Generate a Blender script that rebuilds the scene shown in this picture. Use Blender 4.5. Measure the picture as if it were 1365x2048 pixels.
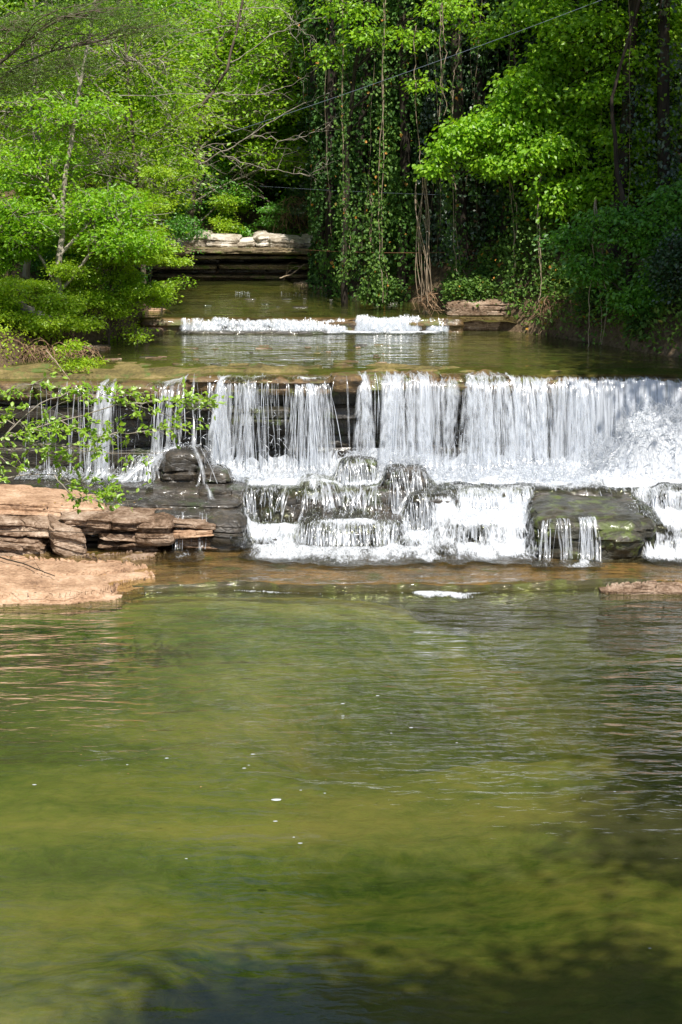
import bpy, math, random
import numpy as np
from mathutils import Vector
from mathutils.bvhtree import BVHTree

C = bpy.context.scene.collection
sc = bpy.context.scene
for o in list(bpy.data.objects):
    bpy.data.objects.remove(o)

# ------------------------------------------------------------------ camera
F = 3800.0            # focal length in pixels of the 1365x2048 picture
CH = 6.0              # eye height above the plunge pool
TILT = math.atan((1024 - 240) / F)
cam_d = bpy.data.cameras.new('camera')
cam_d.sensor_fit = 'VERTICAL'
cam_d.sensor_height = 36
cam_d.lens = F * 36 / 2048
cam_d.clip_end = 600
cam = bpy.data.objects.new('camera', cam_d)
C.objects.link(cam)
cam.location = (0, 0, CH)
cam.rotation_euler = (math.pi / 2 - TILT, 0, 0)
sc.camera = cam

# ------------------------------------------------------------------ sky, sun, exposure
SUN_ELEV = math.radians(60)
SUN_AZ = math.radians(166)       # clockwise from +Y (view direction): from the right, a little behind the camera
world = bpy.data.worlds.new('World')
sc.world = world
world.use_nodes = True
wn = world.node_tree
bg = wn.nodes['Background']
sky = wn.nodes.new('ShaderNodeTexSky')
sky.sky_type = 'NISHITA'
sky.sun_disc = False
sky.sun_elevation = SUN_ELEV
sky.sun_rotation = SUN_AZ
wn.links.new(sky.outputs[0], bg.inputs[0])
bg.inputs[1].default_value = 0.10
sun_d = bpy.data.lights.new('sun', 'SUN')
sun_d.energy = 5.0
sun_d.angle = math.radians(0.5)
sun_d.color = (1.0, 0.95, 0.87)
sun = bpy.data.objects.new('sun', sun_d)
C.objects.link(sun)
sdir = Vector((math.sin(SUN_AZ) * math.cos(SUN_ELEV), math.cos(SUN_AZ) * math.cos(SUN_ELEV), math.sin(SUN_ELEV)))
sun.rotation_euler = sdir.to_track_quat('Z', 'Y').to_euler()
sun.location = (10, -10, 40)
sc.view_settings.view_transform = 'Standard'
sc.view_settings.look = 'None'
sc.view_settings.gamma = 1
sc.view_settings.exposure = 0.5
sc.view_settings.use_curve_mapping = False
sc.cycles.max_bounces = 7
sc.cycles.diffuse_bounces = 3
sc.cycles.glossy_bounces = 3
sc.cycles.transmission_bounces = 4
sc.cycles.transparent_max_bounces = 24
sc.cycles.use_denoising = True
sc.cycles.sample_clamp_indirect = 6

# ------------------------------------------------------------------ small maths
def P(px, py, d):
    """world point seen at photo pixel (px, py) at depth Y = d"""
    a, b = (px - 682.5) / F, -(py - 1024) / F
    ct, st = math.cos(TILT), math.sin(TILT)
    dy, dz = ct + b * st, -st + b * ct
    k = d / dy
    return np.array([a * k, d, CH + dz * k])

def G(px, py, z):
    a, b = (px - 682.5) / F, -(py - 1024) / F
    ct, st = math.cos(TILT), math.sin(TILT)
    dy, dz = ct + b * st, -st + b * ct
    k = (z - CH) / dz
    return np.array([a * k, dy * k, z])

def X(px, d):
    return (px - 682.5) / F * d

def _hash(ix, iy, iz, seed):
    h = (ix * 374761393 + iy * 668265263 + iz * 2147483647 + seed * 1274126177) & 0xffffffff
    h = ((h ^ (h >> 13)) * 1274126177) & 0xffffffff
    h = ((h ^ (h >> 16)) * 2246822519) & 0xffffffff
    h = h ^ (h >> 15)
    return (h & 0xffffff) / float(0xffffff)

def vnoise(p, seed=0):
    p = np.asarray(p, dtype=float)
    i = np.floor(p).astype(np.int64)
    f = p - i
    f = f * f * (3 - 2 * f)
    r = 0
    for dx in (0, 1):
        for dy in (0, 1):
            for dz in (0, 1):
                w = (f[:, 0] if dx else 1 - f[:, 0]) * (f[:, 1] if dy else 1 - f[:, 1]) * (f[:, 2] if dz else 1 - f[:, 2])
                r = r + w * _hash(i[:, 0] + dx, i[:, 1] + dy, i[:, 2] + dz, seed)
    return r * 2 - 1

def fbm(p, seed=0, octv=4, gain=0.5):
    p = np.asarray(p, dtype=float)
    r, a, t = 0, 1.0, 0
    for k in range(octv):
        r = r + a * vnoise(p * (2.03 ** k) + 17.3 * k, seed + k)
        t += a
        a *= gain
    return r / t

def smooth(a, b, x):
    t = np.clip((x - a) / (b - a), 0, 1)
    return t * t * (3 - 2 * t)

def unit(v):
    return v / np.maximum(np.linalg.norm(v, axis=-1, keepdims=True), 1e-9)

# ------------------------------------------------------------------ objects
def mesh_data(name, V, Fc, mat=None, smooth_shade=True, attrs=None, uv=None):
    V = np.asarray(V, dtype=np.float32)
    Fc = np.asarray(Fc, dtype=np.int32)
    k = Fc.shape[1]
    me = bpy.data.meshes.new(name)
    me.vertices.add(len(V))
    me.vertices.foreach_set('co', V.ravel())
    me.loops.add(Fc.size)
    me.loops.foreach_set('vertex_index', Fc.ravel())
    me.polygons.add(len(Fc))
    me.polygons.foreach_set('loop_start', np.arange(0, Fc.size, k, dtype=np.int32))
    me.polygons.foreach_set('use_smooth', np.full(len(Fc), smooth_shade))
    me.update(calc_edges=True)
    if attrs:
        for an, av in attrs.items():
            at = me.attributes.new(an, 'FLOAT', 'POINT')
            at.data.foreach_set('value', np.asarray(av, dtype=np.float32))
    if uv is not None:
        at = me.attributes.new('flow', 'FLOAT_VECTOR', 'POINT')
        at.data.foreach_set('vector', np.asarray(uv, dtype=np.float32).ravel())
    if mat is not None:
        me.materials.append(mat)
    return me

def link(name, me, parent=None, world_verts=True, kind=None):
    o = bpy.data.objects.new(name, me)
    C.objects.link(o)
    if parent is not None:
        o.parent = parent
    if kind:
        o['kind'] = kind
    return o

def build(name, V, Fc, mat, parent=None, kind=None, smooth_shade=True, attrs=None, uv=None, label=None):
    """V in world coordinates; parents are unrotated empties"""
    V = np.asarray(V, dtype=float)
    off = world_pos(parent) if parent is not None else V.mean(axis=0) * [1, 1, 0] + [0, 0, V[:, 2].min()]
    me = mesh_data(name, V - off, Fc, mat, smooth_shade, attrs, uv)
    o = link(name, me, parent, kind=kind)
    if parent is None:
        o.location = off
    if label:
        o['label'] = label
    return o

def world_pos(o):
    p = np.zeros(3)
    while o is not None:
        p = p + np.array(o.location)
        o = o.parent
    return p

def thing(name, label, cat, loc=(0, 0, 0), group=None):
    o = bpy.data.objects.new(name, None)
    o.empty_display_size = 0.1
    C.objects.link(o)
    o.location = [float(v) for v in loc]
    return tag(o, label, cat, group)

def tag(o, label, cat, group=None):
    o['label'] = label
    o['category'] = cat
    if group:
        o['group'] = group
    return o

def structure(o, label=None):
    o['kind'] = 'structure'
    if label:
        o['label'] = label
    return o

def sharp(o, deg=32):
    o.data.set_sharp_from_angle(angle=math.radians(deg))
    return o

# ------------------------------------------------------------------ materials
class NT:
    def __init__(self, name):
        self.m = bpy.data.materials.new(name)
        self.m.use_nodes = True
        self.t = self.m.node_tree
        self.t.nodes.clear()
        self.out = self.t.nodes.new('ShaderNodeOutputMaterial')
    def n(self, typ, ins=None, **kw):
        nd = self.t.nodes.new('ShaderNode' + typ)
        for k, v in kw.items():
            setattr(nd, k, v)
        if ins:
            for k, v in ins.items():
                s = nd.inputs[k]
                if isinstance(v, bpy.types.NodeSocket):
                    self.t.links.new(v, s)
                else:
                    s.default_value = v
        return nd
    def L(self, a, b):
        self.t.links.new(a, b)
    def ramp(self, fac, stops, interp='LINEAR'):
        r = self.n('ValToRGB', {0: fac})
        cr = r.color_ramp
        cr.interpolation = interp
        while len(cr.elements) < len(stops):
            cr.elements.new(0.5)
        for e, (p, c) in zip(cr.elements, stops):
            e.position = p
            e.color = (c, c, c, 1) if isinstance(c, (int, float)) else (*c, 1)
        return r.outputs[0]
    def math(self, op, a, b=None, clamp=False):
        nd = self.n('Math', operation=op, use_clamp=clamp)
        for i, v in enumerate((a, b)):
            if v is None:
                continue
            if isinstance(v, bpy.types.NodeSocket):
                self.L(v, nd.inputs[i])
            else:
                nd.inputs[i].default_value = v
        return nd.outputs[0]
    def mix(self, fac, a, b, blend='MIX'):
        nd = self.n('Mix', data_type='RGBA', blend_type=blend)
        for s, v in ((nd.inputs[0], fac), (nd.inputs[6], a), (nd.inputs[7], b)):
            if isinstance(v, bpy.types.NodeSocket):
                self.L(v, s)
            else:
                s.default_value = v if isinstance(v, (int, float)) else (*v, 1)
        return nd.outputs[2]
    def pos(self, scale=(1, 1, 1), rot=(0, 0, 0)):
        g = self.n('NewGeometry')
        m = self.n('Mapping', {'Vector': g.outputs['Position'], 'Scale': scale, 'Rotation': rot})
        return m.outputs[0]
    def noise(self, vec, scale, detail=4, rough=0.55, dist=0.0):
        return self.n('TexNoise', {'Vector': vec, 'Scale': scale, 'Detail': detail, 'Roughness': rough, 'Distortion': dist}).outputs['Fac']

def rock_mat(name, cols, moss=0.0, rough=0.8, wet=0.0, moss_col=(0.06, 0.09, 0.015), strata=9.0, light=None, bump=0.5):
    N = NT(name)
    p = N.pos()
    ps = N.pos((0.25, 0.25, 1.0), (0.05, 0.03, 0))
    n1 = N.noise(p, 1.3, 6, 0.6, 0.4)
    n2 = N.noise(ps, strata, 5, 0.6, 0.3)
    n3 = N.noise(p, 22, 6, 0.7)
    fac = N.math('ADD', N.math('MULTIPLY', n2, 0.65), N.math('MULTIPLY', n1, 0.35))
    fac = N.math('ADD', fac, N.math('MULTIPLY', N.math('SUBTRACT', n3, 0.5), 0.55))
    k = len(cols)
    col = N.ramp(fac, [(0.30 + 0.40 * i / (k - 1), c) for i, c in enumerate(cols)])
    if light:
        l = N.ramp(N.noise(p, 2.2, 5, 0.65, 0.5), [(0.50, 0.0), (0.62, 1.0)])
        col = N.mix(N.math('MULTIPLY', l, 0.75), col, light)
    if moss > 0:
        mm = N.ramp(N.noise(p, 3.1, 5, 0.65), [(0.62 - 0.3 * moss, 0.0), (0.72 - 0.3 * moss, 1.0)])
        mc = N.mix(N.noise(p, 35, 3), moss_col, tuple(c * 2.0 for c in moss_col))
        col = N.mix(mm, col, mc)
    hb = N.math('ADD', N.math('MULTIPLY', n3, 0.5), N.math('MULTIPLY', N.noise(N.pos((0.3, 0.3, 1)), strata * 3, 4, 0.6), 0.7))
    vo = N.n('TexVoronoi', {'Vector': N.pos((0.6, 0.6, 1.8)), 'Scale': 5.0, 'Randomness': 1.0}, feature='DISTANCE_TO_EDGE').outputs['Distance']
    hb = N.math('ADD', hb, N.math('MULTIPLY', N.math('MINIMUM', vo, 0.06), 6.0))
    bm = N.n('Bump', {'Height': hb, 'Strength': bump, 'Distance': 0.03})
    bs = N.n('BsdfPrincipled', {'Base Color': col, 'Roughness': rough, 'Normal': bm.outputs[0], 'Specular IOR Level': 0.5 if wet else 0.25})
    if wet:
        w = N.n('Bump', {'Height': N.noise(p, 14, 3), 'Strength': 0.35, 'Distance': 0.03})
        bs.inputs['Coat Weight'].default_value = wet
        bs.inputs['Coat Roughness'].default_value = 0.08
        bs.inputs['Coat IOR'].default_value = 1.33
        N.L(w.outputs[0], bs.inputs['Coat Normal'])
    N.L(bs.outputs[0], N.out.inputs[0])
    return N.m

def leaf_mat(name, c_dark, c_mid, c_light, trans=0.45, gloss=0.08, rough=0.45, odd=None):
    N = NT(name)
    a = N.n('Attribute', attribute_name='var').outputs['Fac']
    oi = N.n('ObjectInfo').outputs['Random']
    big = N.noise(N.pos(), 0.55, 2)
    f = N.math('ADD', N.math('MULTIPLY', a, 0.62), N.math('ADD', N.math('MULTIPLY', oi, 0.12), N.math('MULTIPLY', big, 0.3)))
    stops = [(0.1, c_dark), (0.48, c_mid), (0.88, c_light)]
    col = N.ramp(f, stops)
    if odd:
        o_ = N.ramp(N.math('FRACT', N.math('MULTIPLY', a, 37.0)), [(0.982, 0.0), (0.988, 1.0)])
        col = N.mix(o_, col, odd)
    d = N.n('BsdfDiffuse', {'Color': col})
    tcol = N.mix(1.0, col, (1.35, 1.25, 0.55), 'MULTIPLY')
    t = N.n('BsdfTranslucent', {'Color': tcol})
    m1 = N.n('MixShader', {0: trans, 1: d.outputs[0], 2: t.outputs[0]})
    g = N.n('BsdfGlossy', {'Color': (1, 1, 1, 1), 'Roughness': rough})
    m2 = N.n('MixShader', {0: gloss, 1: m1.outputs[0], 2: g.outputs[0]})
    N.L(m2.outputs[0], N.out.inputs[0])
    return N.m

def bark_mat(name, c0, c1, c2, scale=9):
    N = NT(name)
    p = N.pos((1, 1, 0.25))
    n1 = N.noise(p, scale, 5, 0.65)
    n2 = N.noise(N.pos(), 1.5, 3)
    f = N.math('ADD', N.math('MULTIPLY', n1, 0.7), N.math('MULTIPLY', n2, 0.3))
    col = N.ramp(f, [(0.32, c0), (0.5, c1), (0.68, c2)])
    b = N.n('Bump', {'Height': n1, 'Strength': 0.6, 'Distance': 0.03})
    bs = N.n('BsdfPrincipled', {'Base Color': col, 'Roughness': 0.85, 'Normal': b.outputs[0], 'Specular IOR Level': 0.2})
    N.L(bs.outputs[0], N.out.inputs[0])
    return N.m

def ground_mat(name, cols):
    N = NT(name)
    p = N.pos()
    f = N.math('ADD', N.math('MULTIPLY', N.noise(p, 1.1, 5, 0.6), 0.5), N.math('MULTIPLY', N.noise(p, 14, 5, 0.7), 0.5))
    k = len(cols)
    col = N.ramp(f, [(0.33 + 0.34 * i / (k - 1), c) for i, c in enumerate(cols)])
    b = N.n('Bump', {'Height': N.noise(p, 18, 5, 0.7), 'Strength': 0.8, 'Distance': 0.06})
    bs = N.n('BsdfPrincipled', {'Base Color': col, 'Roughness': 0.9, 'Normal': b.outputs[0], 'Specular IOR Level': 0.2})
    N.L(bs.outputs[0], N.out.inputs[0])
    return N.m

def plain(name, col, rough=0.6, spec=0.3):
    N = NT(name)
    v = N.mix(N.noise(N.pos(), 25, 3), tuple(c * 0.7 for c in col), tuple(min(1, c * 1.25) for c in col))
    bs = N.n('BsdfPrincipled', {'Base Color': v, 'Roughness': rough, 'Specular IOR Level': spec})
    N.L(bs.outputs[0], N.out.inputs[0])
    return N.m

def water_mat(name, tint, murk_col, murk, ripple, fine=0.5, ramp_y=None, sx=1.0):
    """clear surface over a bed: Fresnel reflection, tinted see-through and a share of light scattered back by silt"""
    N = NT(name)
    g = N.n('NewGeometry')
    pos = g.outputs['Position']
    m1 = N.n('Mapping', {'Vector': pos, 'Scale': (0.36 * sx, 1.0, 1.0)}).outputs[0]
    m2 = N.n('Mapping', {'Vector': pos, 'Scale': (0.42 * sx, 1.0, 1.0), 'Rotation': (0, 0, 0.14)}).outputs[0]
    h1 = N.noise(m1, 3.0, 1, 0.4, 0.8)
    h2 = N.noise(m2, 7.5, 2, 0.5, 0.8)
    h3 = N.noise(m1, 27.0, 3, 0.6, 0.5)
    amp = ripple
    if ramp_y:
        sep = N.n('SeparateXYZ', {0: pos})
        big = N.noise(m1, 0.35, 2)
        yy = N.math('ADD', sep.outputs[1], N.math('MULTIPLY', N.math('SUBTRACT', big, 0.5), 5.0))
        yy = N.math('ADD', yy, N.math('MULTIPLY', sep.outputs[0], 0.45))
        mr = N.n('MapRange', {'Value': yy, 'From Min': ramp_y[0], 'From Max': ramp_y[1], 'To Min': ramp_y[2], 'To Max': 1.0}, interpolation_type='SMOOTHSTEP')
        amp = N.math('MULTIPLY', mr.outputs[0], ripple)
    h = N.math('ADD', N.math('MULTIPLY', h1, 0.6), N.math('ADD', N.math('MULTIPLY', h2, 0.32), N.math('MULTIPLY', h3, 0.09 * fine)))
    b = N.n('Bump', {'Height': h, 'Distance': 0.22})
    if isinstance(amp, bpy.types.NodeSocket):
        N.L(amp, b.inputs['Strength'])
    else:
        b.inputs['Strength'].default_value = amp
    nm = b.outputs[0]
    fr = N.n('Fresnel', {'IOR': 1.33, 'Normal': nm}).outputs[0]
    gl = N.n('BsdfGlossy', {'Color': (1, 1, 1, 1), 'Roughness': 0.03, 'Normal': nm})
    tr = N.n('BsdfTransparent', {'Color': (*tint, 1)})
    di = N.n('BsdfDiffuse', {'Color': (*murk_col, 1)})
    body = N.n('MixShader', {0: murk, 1: tr.outputs[0], 2: di.outputs[0]})
    mx = N.n('MixShader', {0: fr, 1: body.outputs[0], 2: gl.outputs[0]})
    N.L(mx.outputs[0], N.out.inputs[0])
    return N.m

def whitewater_mat(name, soft):
    """aerated water: white where full of bubbles, thinning to clear between the streaks"""
    N = NT(name)
    fl = N.n('Attribute', attribute_name='flow').outputs['Vector']
    sep = N.n('SeparateXYZ', {0: fl})
    u, v, sd = sep.outputs
    df = N.n('BsdfDiffuse', {'Color': (0.76, 0.79, 0.83, 1)})
    tl = N.n('BsdfTranslucent', {'Color': (0.76, 0.82, 0.9, 1)})
    m1 = N.n('MixShader', {0: 0.35, 1: df.outputs[0], 2: tl.outputs[0]})
    gl = N.n('BsdfGlossy', {'Color': (1, 1, 1, 1), 'Roughness': 0.15})
    m2 = N.n('MixShader', {0: 0.10, 1: m1.outputs[0], 2: gl.outputs[0]})
    if not soft:
        N.L(m2.outputs[0], N.out.inputs[0])
        return N.m
    # alpha: fades to the ribbon's edges, breaks up along the fall
    uu = N.math('SUBTRACT', 1.0, N.math('POWER', N.math('ABSOLUTE', N.math('SUBTRACT', N.math('MULTIPLY', u, 2.0), 1.0)), 1.6), True)
    cmb = N.n('CombineXYZ', {0: N.math('MULTIPLY', u, 2.6), 1: N.math('MULTIPLY', v, 5.0), 2: N.math('MULTIPLY', sd, 91.0)}).outputs[0]
    nz = N.noise(cmb, 1.0, 3, 0.6)
    nz = N.ramp(nz, [(0.38, 0.0), (0.66, 1.0)])
    al = N.math('MULTIPLY', N.math('MULTIPLY', uu, nz), 0.72)
    tr = N.n('BsdfTransparent', {'Color': (1, 1, 1, 1)})
    mx = N.n('MixShader', {0: al, 1: tr.outputs[0], 2: m2.outputs[0]})
    N.L(mx.outputs[0], N.out.inputs[0])
    return N.m

def foam_mat(name):
    N = NT(name)
    a = N.n('Attribute', attribute_name='foam').outputs['Fac']
    p = N.pos((2.6, 0.5, 0.7))
    n1 = N.noise(p, 9, 5, 0.65, 0.8)
    n2 = N.noise(N.pos((1.5, .5, .5)), 34, 4, 0.6)
    s = N.math('ADD', a, N.math('MULTIPLY', N.math('SUBTRACT', N.math('ADD', N.math('MULTIPLY', n1, 0.6), N.math('MULTIPLY', n2, 0.4)), 0.5), 1.9))
    al = N.ramp(s, [(0.28, 0.0), (0.72, 1.0)])
    b = N.n('Bump', {'Height': N.math('ADD', n1, N.math('MULTIPLY', n2, 0.5)), 'Strength': 0.8, 'Distance': 0.06})
    df = N.n('BsdfDiffuse', {'Color': (0.72, 0.75, 0.79, 1), 'Normal': b.outputs[0]})
    tl = N.n('BsdfTranslucent', {'Color': (0.8, 0.88, 0.92, 1)})
    m1 = N.n('MixShader', {0: 0.15, 1: df.outputs[0], 2: tl.outputs[0]})
    gl = N.n('BsdfGlossy', {'Roughness': 0.06, 'Normal': b.outputs[0]})
    fr = N.n('Fresnel', {'IOR': 1.33, 'Normal': b.outputs[0]}).outputs[0]
    tr = N.n('BsdfTransparent', {'Color': (0.75, 0.76, 0.62, 1)})
    clear = N.n('MixShader', {0: fr, 1: tr.outputs[0], 2: gl.outputs[0]})
    mx = N.n('MixShader', {0: al, 1: clear.outputs[0], 2: m1.outputs[0]})
    N.L(mx.outputs[0], N.out.inputs[0])
    return N.m

def bed_mat(name):
    """pool floor: olive silt, patches of bright and dark algae, tan sand"""
    N = NT(name)
    p = N.pos((0.28, 0.85, 1.0))
    n1 = N.noise(p, 0.6, 6, 0.62, 0.12)
    n2 = N.noise(N.pos((0.8, 1, 1)), 5.0, 6, 0.7, 0.5)
    f = N.math('ADD', N.math('MULTIPLY', n1, 0.72), N.math('MULTIPLY', n2, 0.28))
    col = N.ramp(f, [(0.33, (0.03, 0.045, 0.012)), (0.42, (0.11, 0.16, 0.04)), (0.50, (0.27, 0.27, 0.10)), (0.58, (0.42, 0.35, 0.16)), (0.70, (0.56, 0.41, 0.22))])
    b = N.n('Bump', {'Height': n2, 'Strength': 0.5, 'Distance': 0.1})
    bs = N.n('BsdfPrincipled', {'Base Color': col, 'Roughness': 0.95, 'Normal': b.outputs[0], 'Specular IOR Level': 0.0})
    N.L(bs.outputs[0], N.out.inputs[0])
    return N.m

TAN = [(0.13, 0.075, 0.045), (0.33, 0.20, 0.12), (0.49, 0.32, 0.205), (0.57, 0.42, 0.30)]
M = {
    'rock_tan': rock_mat('tan_sandstone', TAN, rough=0.75, bump=0.9),
    'rock_brown': rock_mat('brown_sandstone', [(0.03, 0.02, 0.013), (0.14, 0.085, 0.05), (0.31, 0.22, 0.155), (0.48, 0.38, 0.29)], rough=0.6, bump=0.9),
    'rock_wet': rock_mat('wet_dark_rock', [(0.010, 0.009, 0.007), (0.026, 0.022, 0.016), (0.05, 0.04, 0.028), (0.10, 0.075, 0.045)], moss=0.25, wet=0.8, rough=0.5, moss_col=(0.022, 0.03, 0.008)),
    'rock_mossy': rock_mat('mossy_wet_rock', [(0.010, 0.010, 0.006), (0.03, 0.028, 0.016), (0.07, 0.05, 0.03)], moss=0.36, wet=0.4, rough=0.6, moss_col=(0.05, 0.065, 0.012)),
    'rock_ledge': rock_mat('algae_brown_ledge', [(0.02, 0.016, 0.008), (0.07, 0.045, 0.02), (0.15, 0.09, 0.035), (0.22, 0.15, 0.06)], moss=0.4, wet=0.5, rough=0.6, moss_col=(0.07, 0.075, 0.015)),
    'rock_shelf': rock_mat('submerged_brown_shelf', [(0.05, 0.035, 0.018), (0.13, 0.085, 0.04), (0.23, 0.14, 0.065), (0.33, 0.20, 0.10)], moss=0.25, rough=0.7, moss_col=(0.06, 0.065, 0.02)),
    'rock_cliff': rock_mat('banded_cliff_stone', [(0.05, 0.038, 0.022), (0.13, 0.10, 0.06), (0.22, 0.17, 0.10), (0.34, 0.27, 0.18)], moss=0.3, rough=0.85, bump=0.9),
    'rock_white': rock_mat('weathered_pale_stone', [(0.13, 0.10, 0.07), (0.34, 0.29, 0.22), (0.55, 0.50, 0.43)], rough=0.85, light=(0.78, 0.72, 0.64), bump=0.9),
    'soil': ground_mat('leaf_litter_soil', [(0.03, 0.02, 0.012), (0.09, 0.06, 0.035), (0.17, 0.12, 0.07), (0.26, 0.19, 0.12)]),
    'hill': ground_mat('wooded_slope_soil', [(0.02, 0.025, 0.008), (0.05, 0.06, 0.02), (0.09, 0.085, 0.035)]),
    'sand': ground_mat('river_sand', [(0.2, 0.13, 0.08), (0.34, 0.24, 0.16), (0.45, 0.35, 0.25)]),
    'bed': bed_mat('pool_bed'),
    'upbed': rock_mat('shallow_algae_bed', [(0.04, 0.032, 0.014), (0.10, 0.08, 0.03), (0.18, 0.14, 0.05), (0.27, 0.20, 0.09)], moss=0.2, rough=0.8, moss_col=(0.06, 0.085, 0.02)),
    'bark_pale': bark_mat('pale_bark', (0.13, 0.10, 0.08), (0.30, 0.26, 0.21), (0.50, 0.45, 0.38)),
    'bark_grey': bark_mat('grey_brown_bark', (0.05, 0.038, 0.028), (0.13, 0.10, 0.075), (0.26, 0.21, 0.16)),
    'bark_dark': bark_mat('dark_bark', (0.012, 0.010, 0.008), (0.04, 0.032, 0.024), (0.09, 0.07, 0.05)),
    'vine': bark_mat('dry_vine', (0.16, 0.11, 0.07), (0.34, 0.26, 0.18), (0.50, 0.42, 0.32), 20),
    'root': bark_mat('dry_root', (0.14, 0.08, 0.045), (0.30, 0.19, 0.11), (0.45, 0.32, 0.21), 20),
    'lf_bright': leaf_mat('spring_leaf', (0.09, 0.24, 0.010), (0.24, 0.48, 0.014), (0.42, 0.64, 0.035), 0.52, 0.03),
    'lf_yellow': leaf_mat('yellow_green_leaf', (0.17, 0.31, 0.012), (0.28, 0.52, 0.02), (0.45, 0.67, 0.05), 0.52, 0.03),
    'lf_green': leaf_mat('mid_green_leaf', (0.03, 0.12, 0.010), (0.09, 0.28, 0.016), (0.18, 0.42, 0.025), 0.45, 0.05),
    'lf_shrub': leaf_mat('fine_shrub_leaf', (0.12, 0.24, 0.010), (0.30, 0.49, 0.016), (0.50, 0.66, 0.04), 0.52, 0.03),
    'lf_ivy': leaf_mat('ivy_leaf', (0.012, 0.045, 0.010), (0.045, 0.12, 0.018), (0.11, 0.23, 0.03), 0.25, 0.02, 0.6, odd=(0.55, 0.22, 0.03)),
    'lf_dark': leaf_mat('dark_leaf', (0.008, 0.028, 0.008), (0.02, 0.065, 0.012), (0.05, 0.13, 0.02), 0.25, 0.08),  # deep green with the shade of the wood put into the colour
    'lf_pine': leaf_mat('pine_needle', (0.05, 0.09, 0.02), (0.11, 0.20, 0.03), (0.20, 0.32, 0.05), 0.4, 0.03),
    'lf_near': leaf_mat('near_branch_leaf', (0.16, 0.32, 0.02), (0.28, 0.48, 0.03), (0.42, 0.60, 0.07), 0.5, 0.06),
    'lf_dry': leaf_mat('fallen_leaf', (0.15, 0.07, 0.03), (0.32, 0.17, 0.07), (0.5, 0.33, 0.12), 0.2, 0.05),
    'white': whitewater_mat('falling_white_water', False),
    'white_soft': whitewater_mat('thin_falling_water', True),
    'foam': foam_mat('churned_foam'),
    'bubble': plain('foam_bubbles', (0.5, 0.53, 0.55), 0.5),
    'cable': plain('steel_cable', (0.20, 0.24, 0.30), 0.6, 0.3),
    'rust': plain('rusty_wire', (0.20, 0.10, 0.05), 0.7),
    'pool': water_mat('pool_water', (0.78, 0.84, 0.62), (0.110, 0.108, 0.046), 0.26, 0.42, 0.4, (13.5, 20.0, 0.16)),
    'shallow': water_mat('shallow_running_water', (0.90, 0.88, 0.70), (0.12, 0.10, 0.04), 0.08, 0.5, 1.2),
    'upper': water_mat('upper_pool_water', (0.78, 0.86, 0.55), (0.10, 0.115, 0.03), 0.30, 0.16, 0.6),
}

# ------------------------------------------------------------------ terrain
_ys = [-60, 0, 20, 24, 26, 28.5, 30, 32, 34, 36, 38, 41, 44, 60]
_xl = [-9, -8, -7.0, -6.8, -6.4, -5.4, -4.9, -4.1, -3.5, -3.4, -3.6, -4.6, -5, -7]
_xr = [11, 10, 9, 8.5, 8.0, 7.6, 5.6, 4.5, 3.4, 1.9, 1.0, 0.2, -0.3, -3]
def terrain_z(x, y):
    x = np.asarray(x, dtype=float); y = np.asarray(y, dtype=float)
    xl = np.interp(y, _ys, _xl); xr = np.interp(y, _ys, _xr)
    fl = np.interp(y, [-60, -2, 0, 8.5, 9.5, 29.3, 29.6, 34.5, 34.8, 42.6, 43.4, 50, 60, 80, 120, 220],
                   [4.6, 4.5, 4.3, -1.7, -2.3, -2.3, 1.98, 1.98, 2.26, 2.28, 3.2, 4.9, 8.2, 15.5, 27, 50])
    lvl = np.interp(y, [28.9, 29.6, 34.4, 34.8, 220], [-0.25, 2.1, 2.1, 2.4, 2.4])
    sl, sr = np.maximum(xl - x, 0), np.maximum(x - xr, 0)
    lf = 0.42 * sl + 0.9 * smooth(0, 1.2, sl) * smooth(31, 27, y) + 0.45 * smooth(0, .5, sl)
    rt = 0.75 * np.minimum(sr, 4.5) + 0.32 * np.maximum(sr - 4.5, 0) + 0.5 * smooth(0, .5, sr)
    bank = np.where(sl > 0, lvl - 0.15 + lf, np.where(sr > 0, lvl - 0.15 + rt, -99))
    s = np.maximum(sl, sr)
    n = fbm(np.stack([x * .45, y * .45, 0 * x], -1).reshape(-1, 3), 5, 3).reshape(x.shape)
    z = np.where(s > 0, np.maximum(bank, fl), fl)
    z = z + np.where(y > 43, np.minimum(s * 0.25, 6), 0)
    return z + n * 0.25 * smooth(0.2, 2.5, s + np.maximum(y - 43.5, 0))

def grid_mesh(xs, ys):
    nx, ny = len(xs), len(ys)
    gx, gy = np.meshgrid(xs, ys)
    i = np.arange(nx * ny).reshape(ny, nx)
    Fq = np.stack([i[:-1, :-1], i[:-1, 1:], i[1:, 1:], i[1:, :-1]], -1).reshape(-1, 4)
    return gx, gy, Fq

xs = np.unique(np.concatenate([np.linspace(-160, -20, 36), np.linspace(-20, 20, 190), np.linspace(20, 160, 36)]))
ys = np.unique(np.concatenate([np.linspace(-60, 6, 30), np.linspace(6, 27, 60), np.linspace(27, 48, 170), np.linspace(48, 220, 70)]))
gx, gy, Fq = grid_mesh(xs, ys)
gz = terrain_z(gx, gy)
V = np.stack([gx, gy, gz], -1).reshape(-1, 3)
ter = build('hillside_ground', V, Fq, M['soil'])
ter.data.materials.append(M['hill'])
mi = (V[Fq[:, 0], 1] > 46).astype(np.int32)
ter.data.polygons.foreach_set('material_index', mi)
structure(ter, 'wooded valley sides of brown soil and leaf litter')

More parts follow.
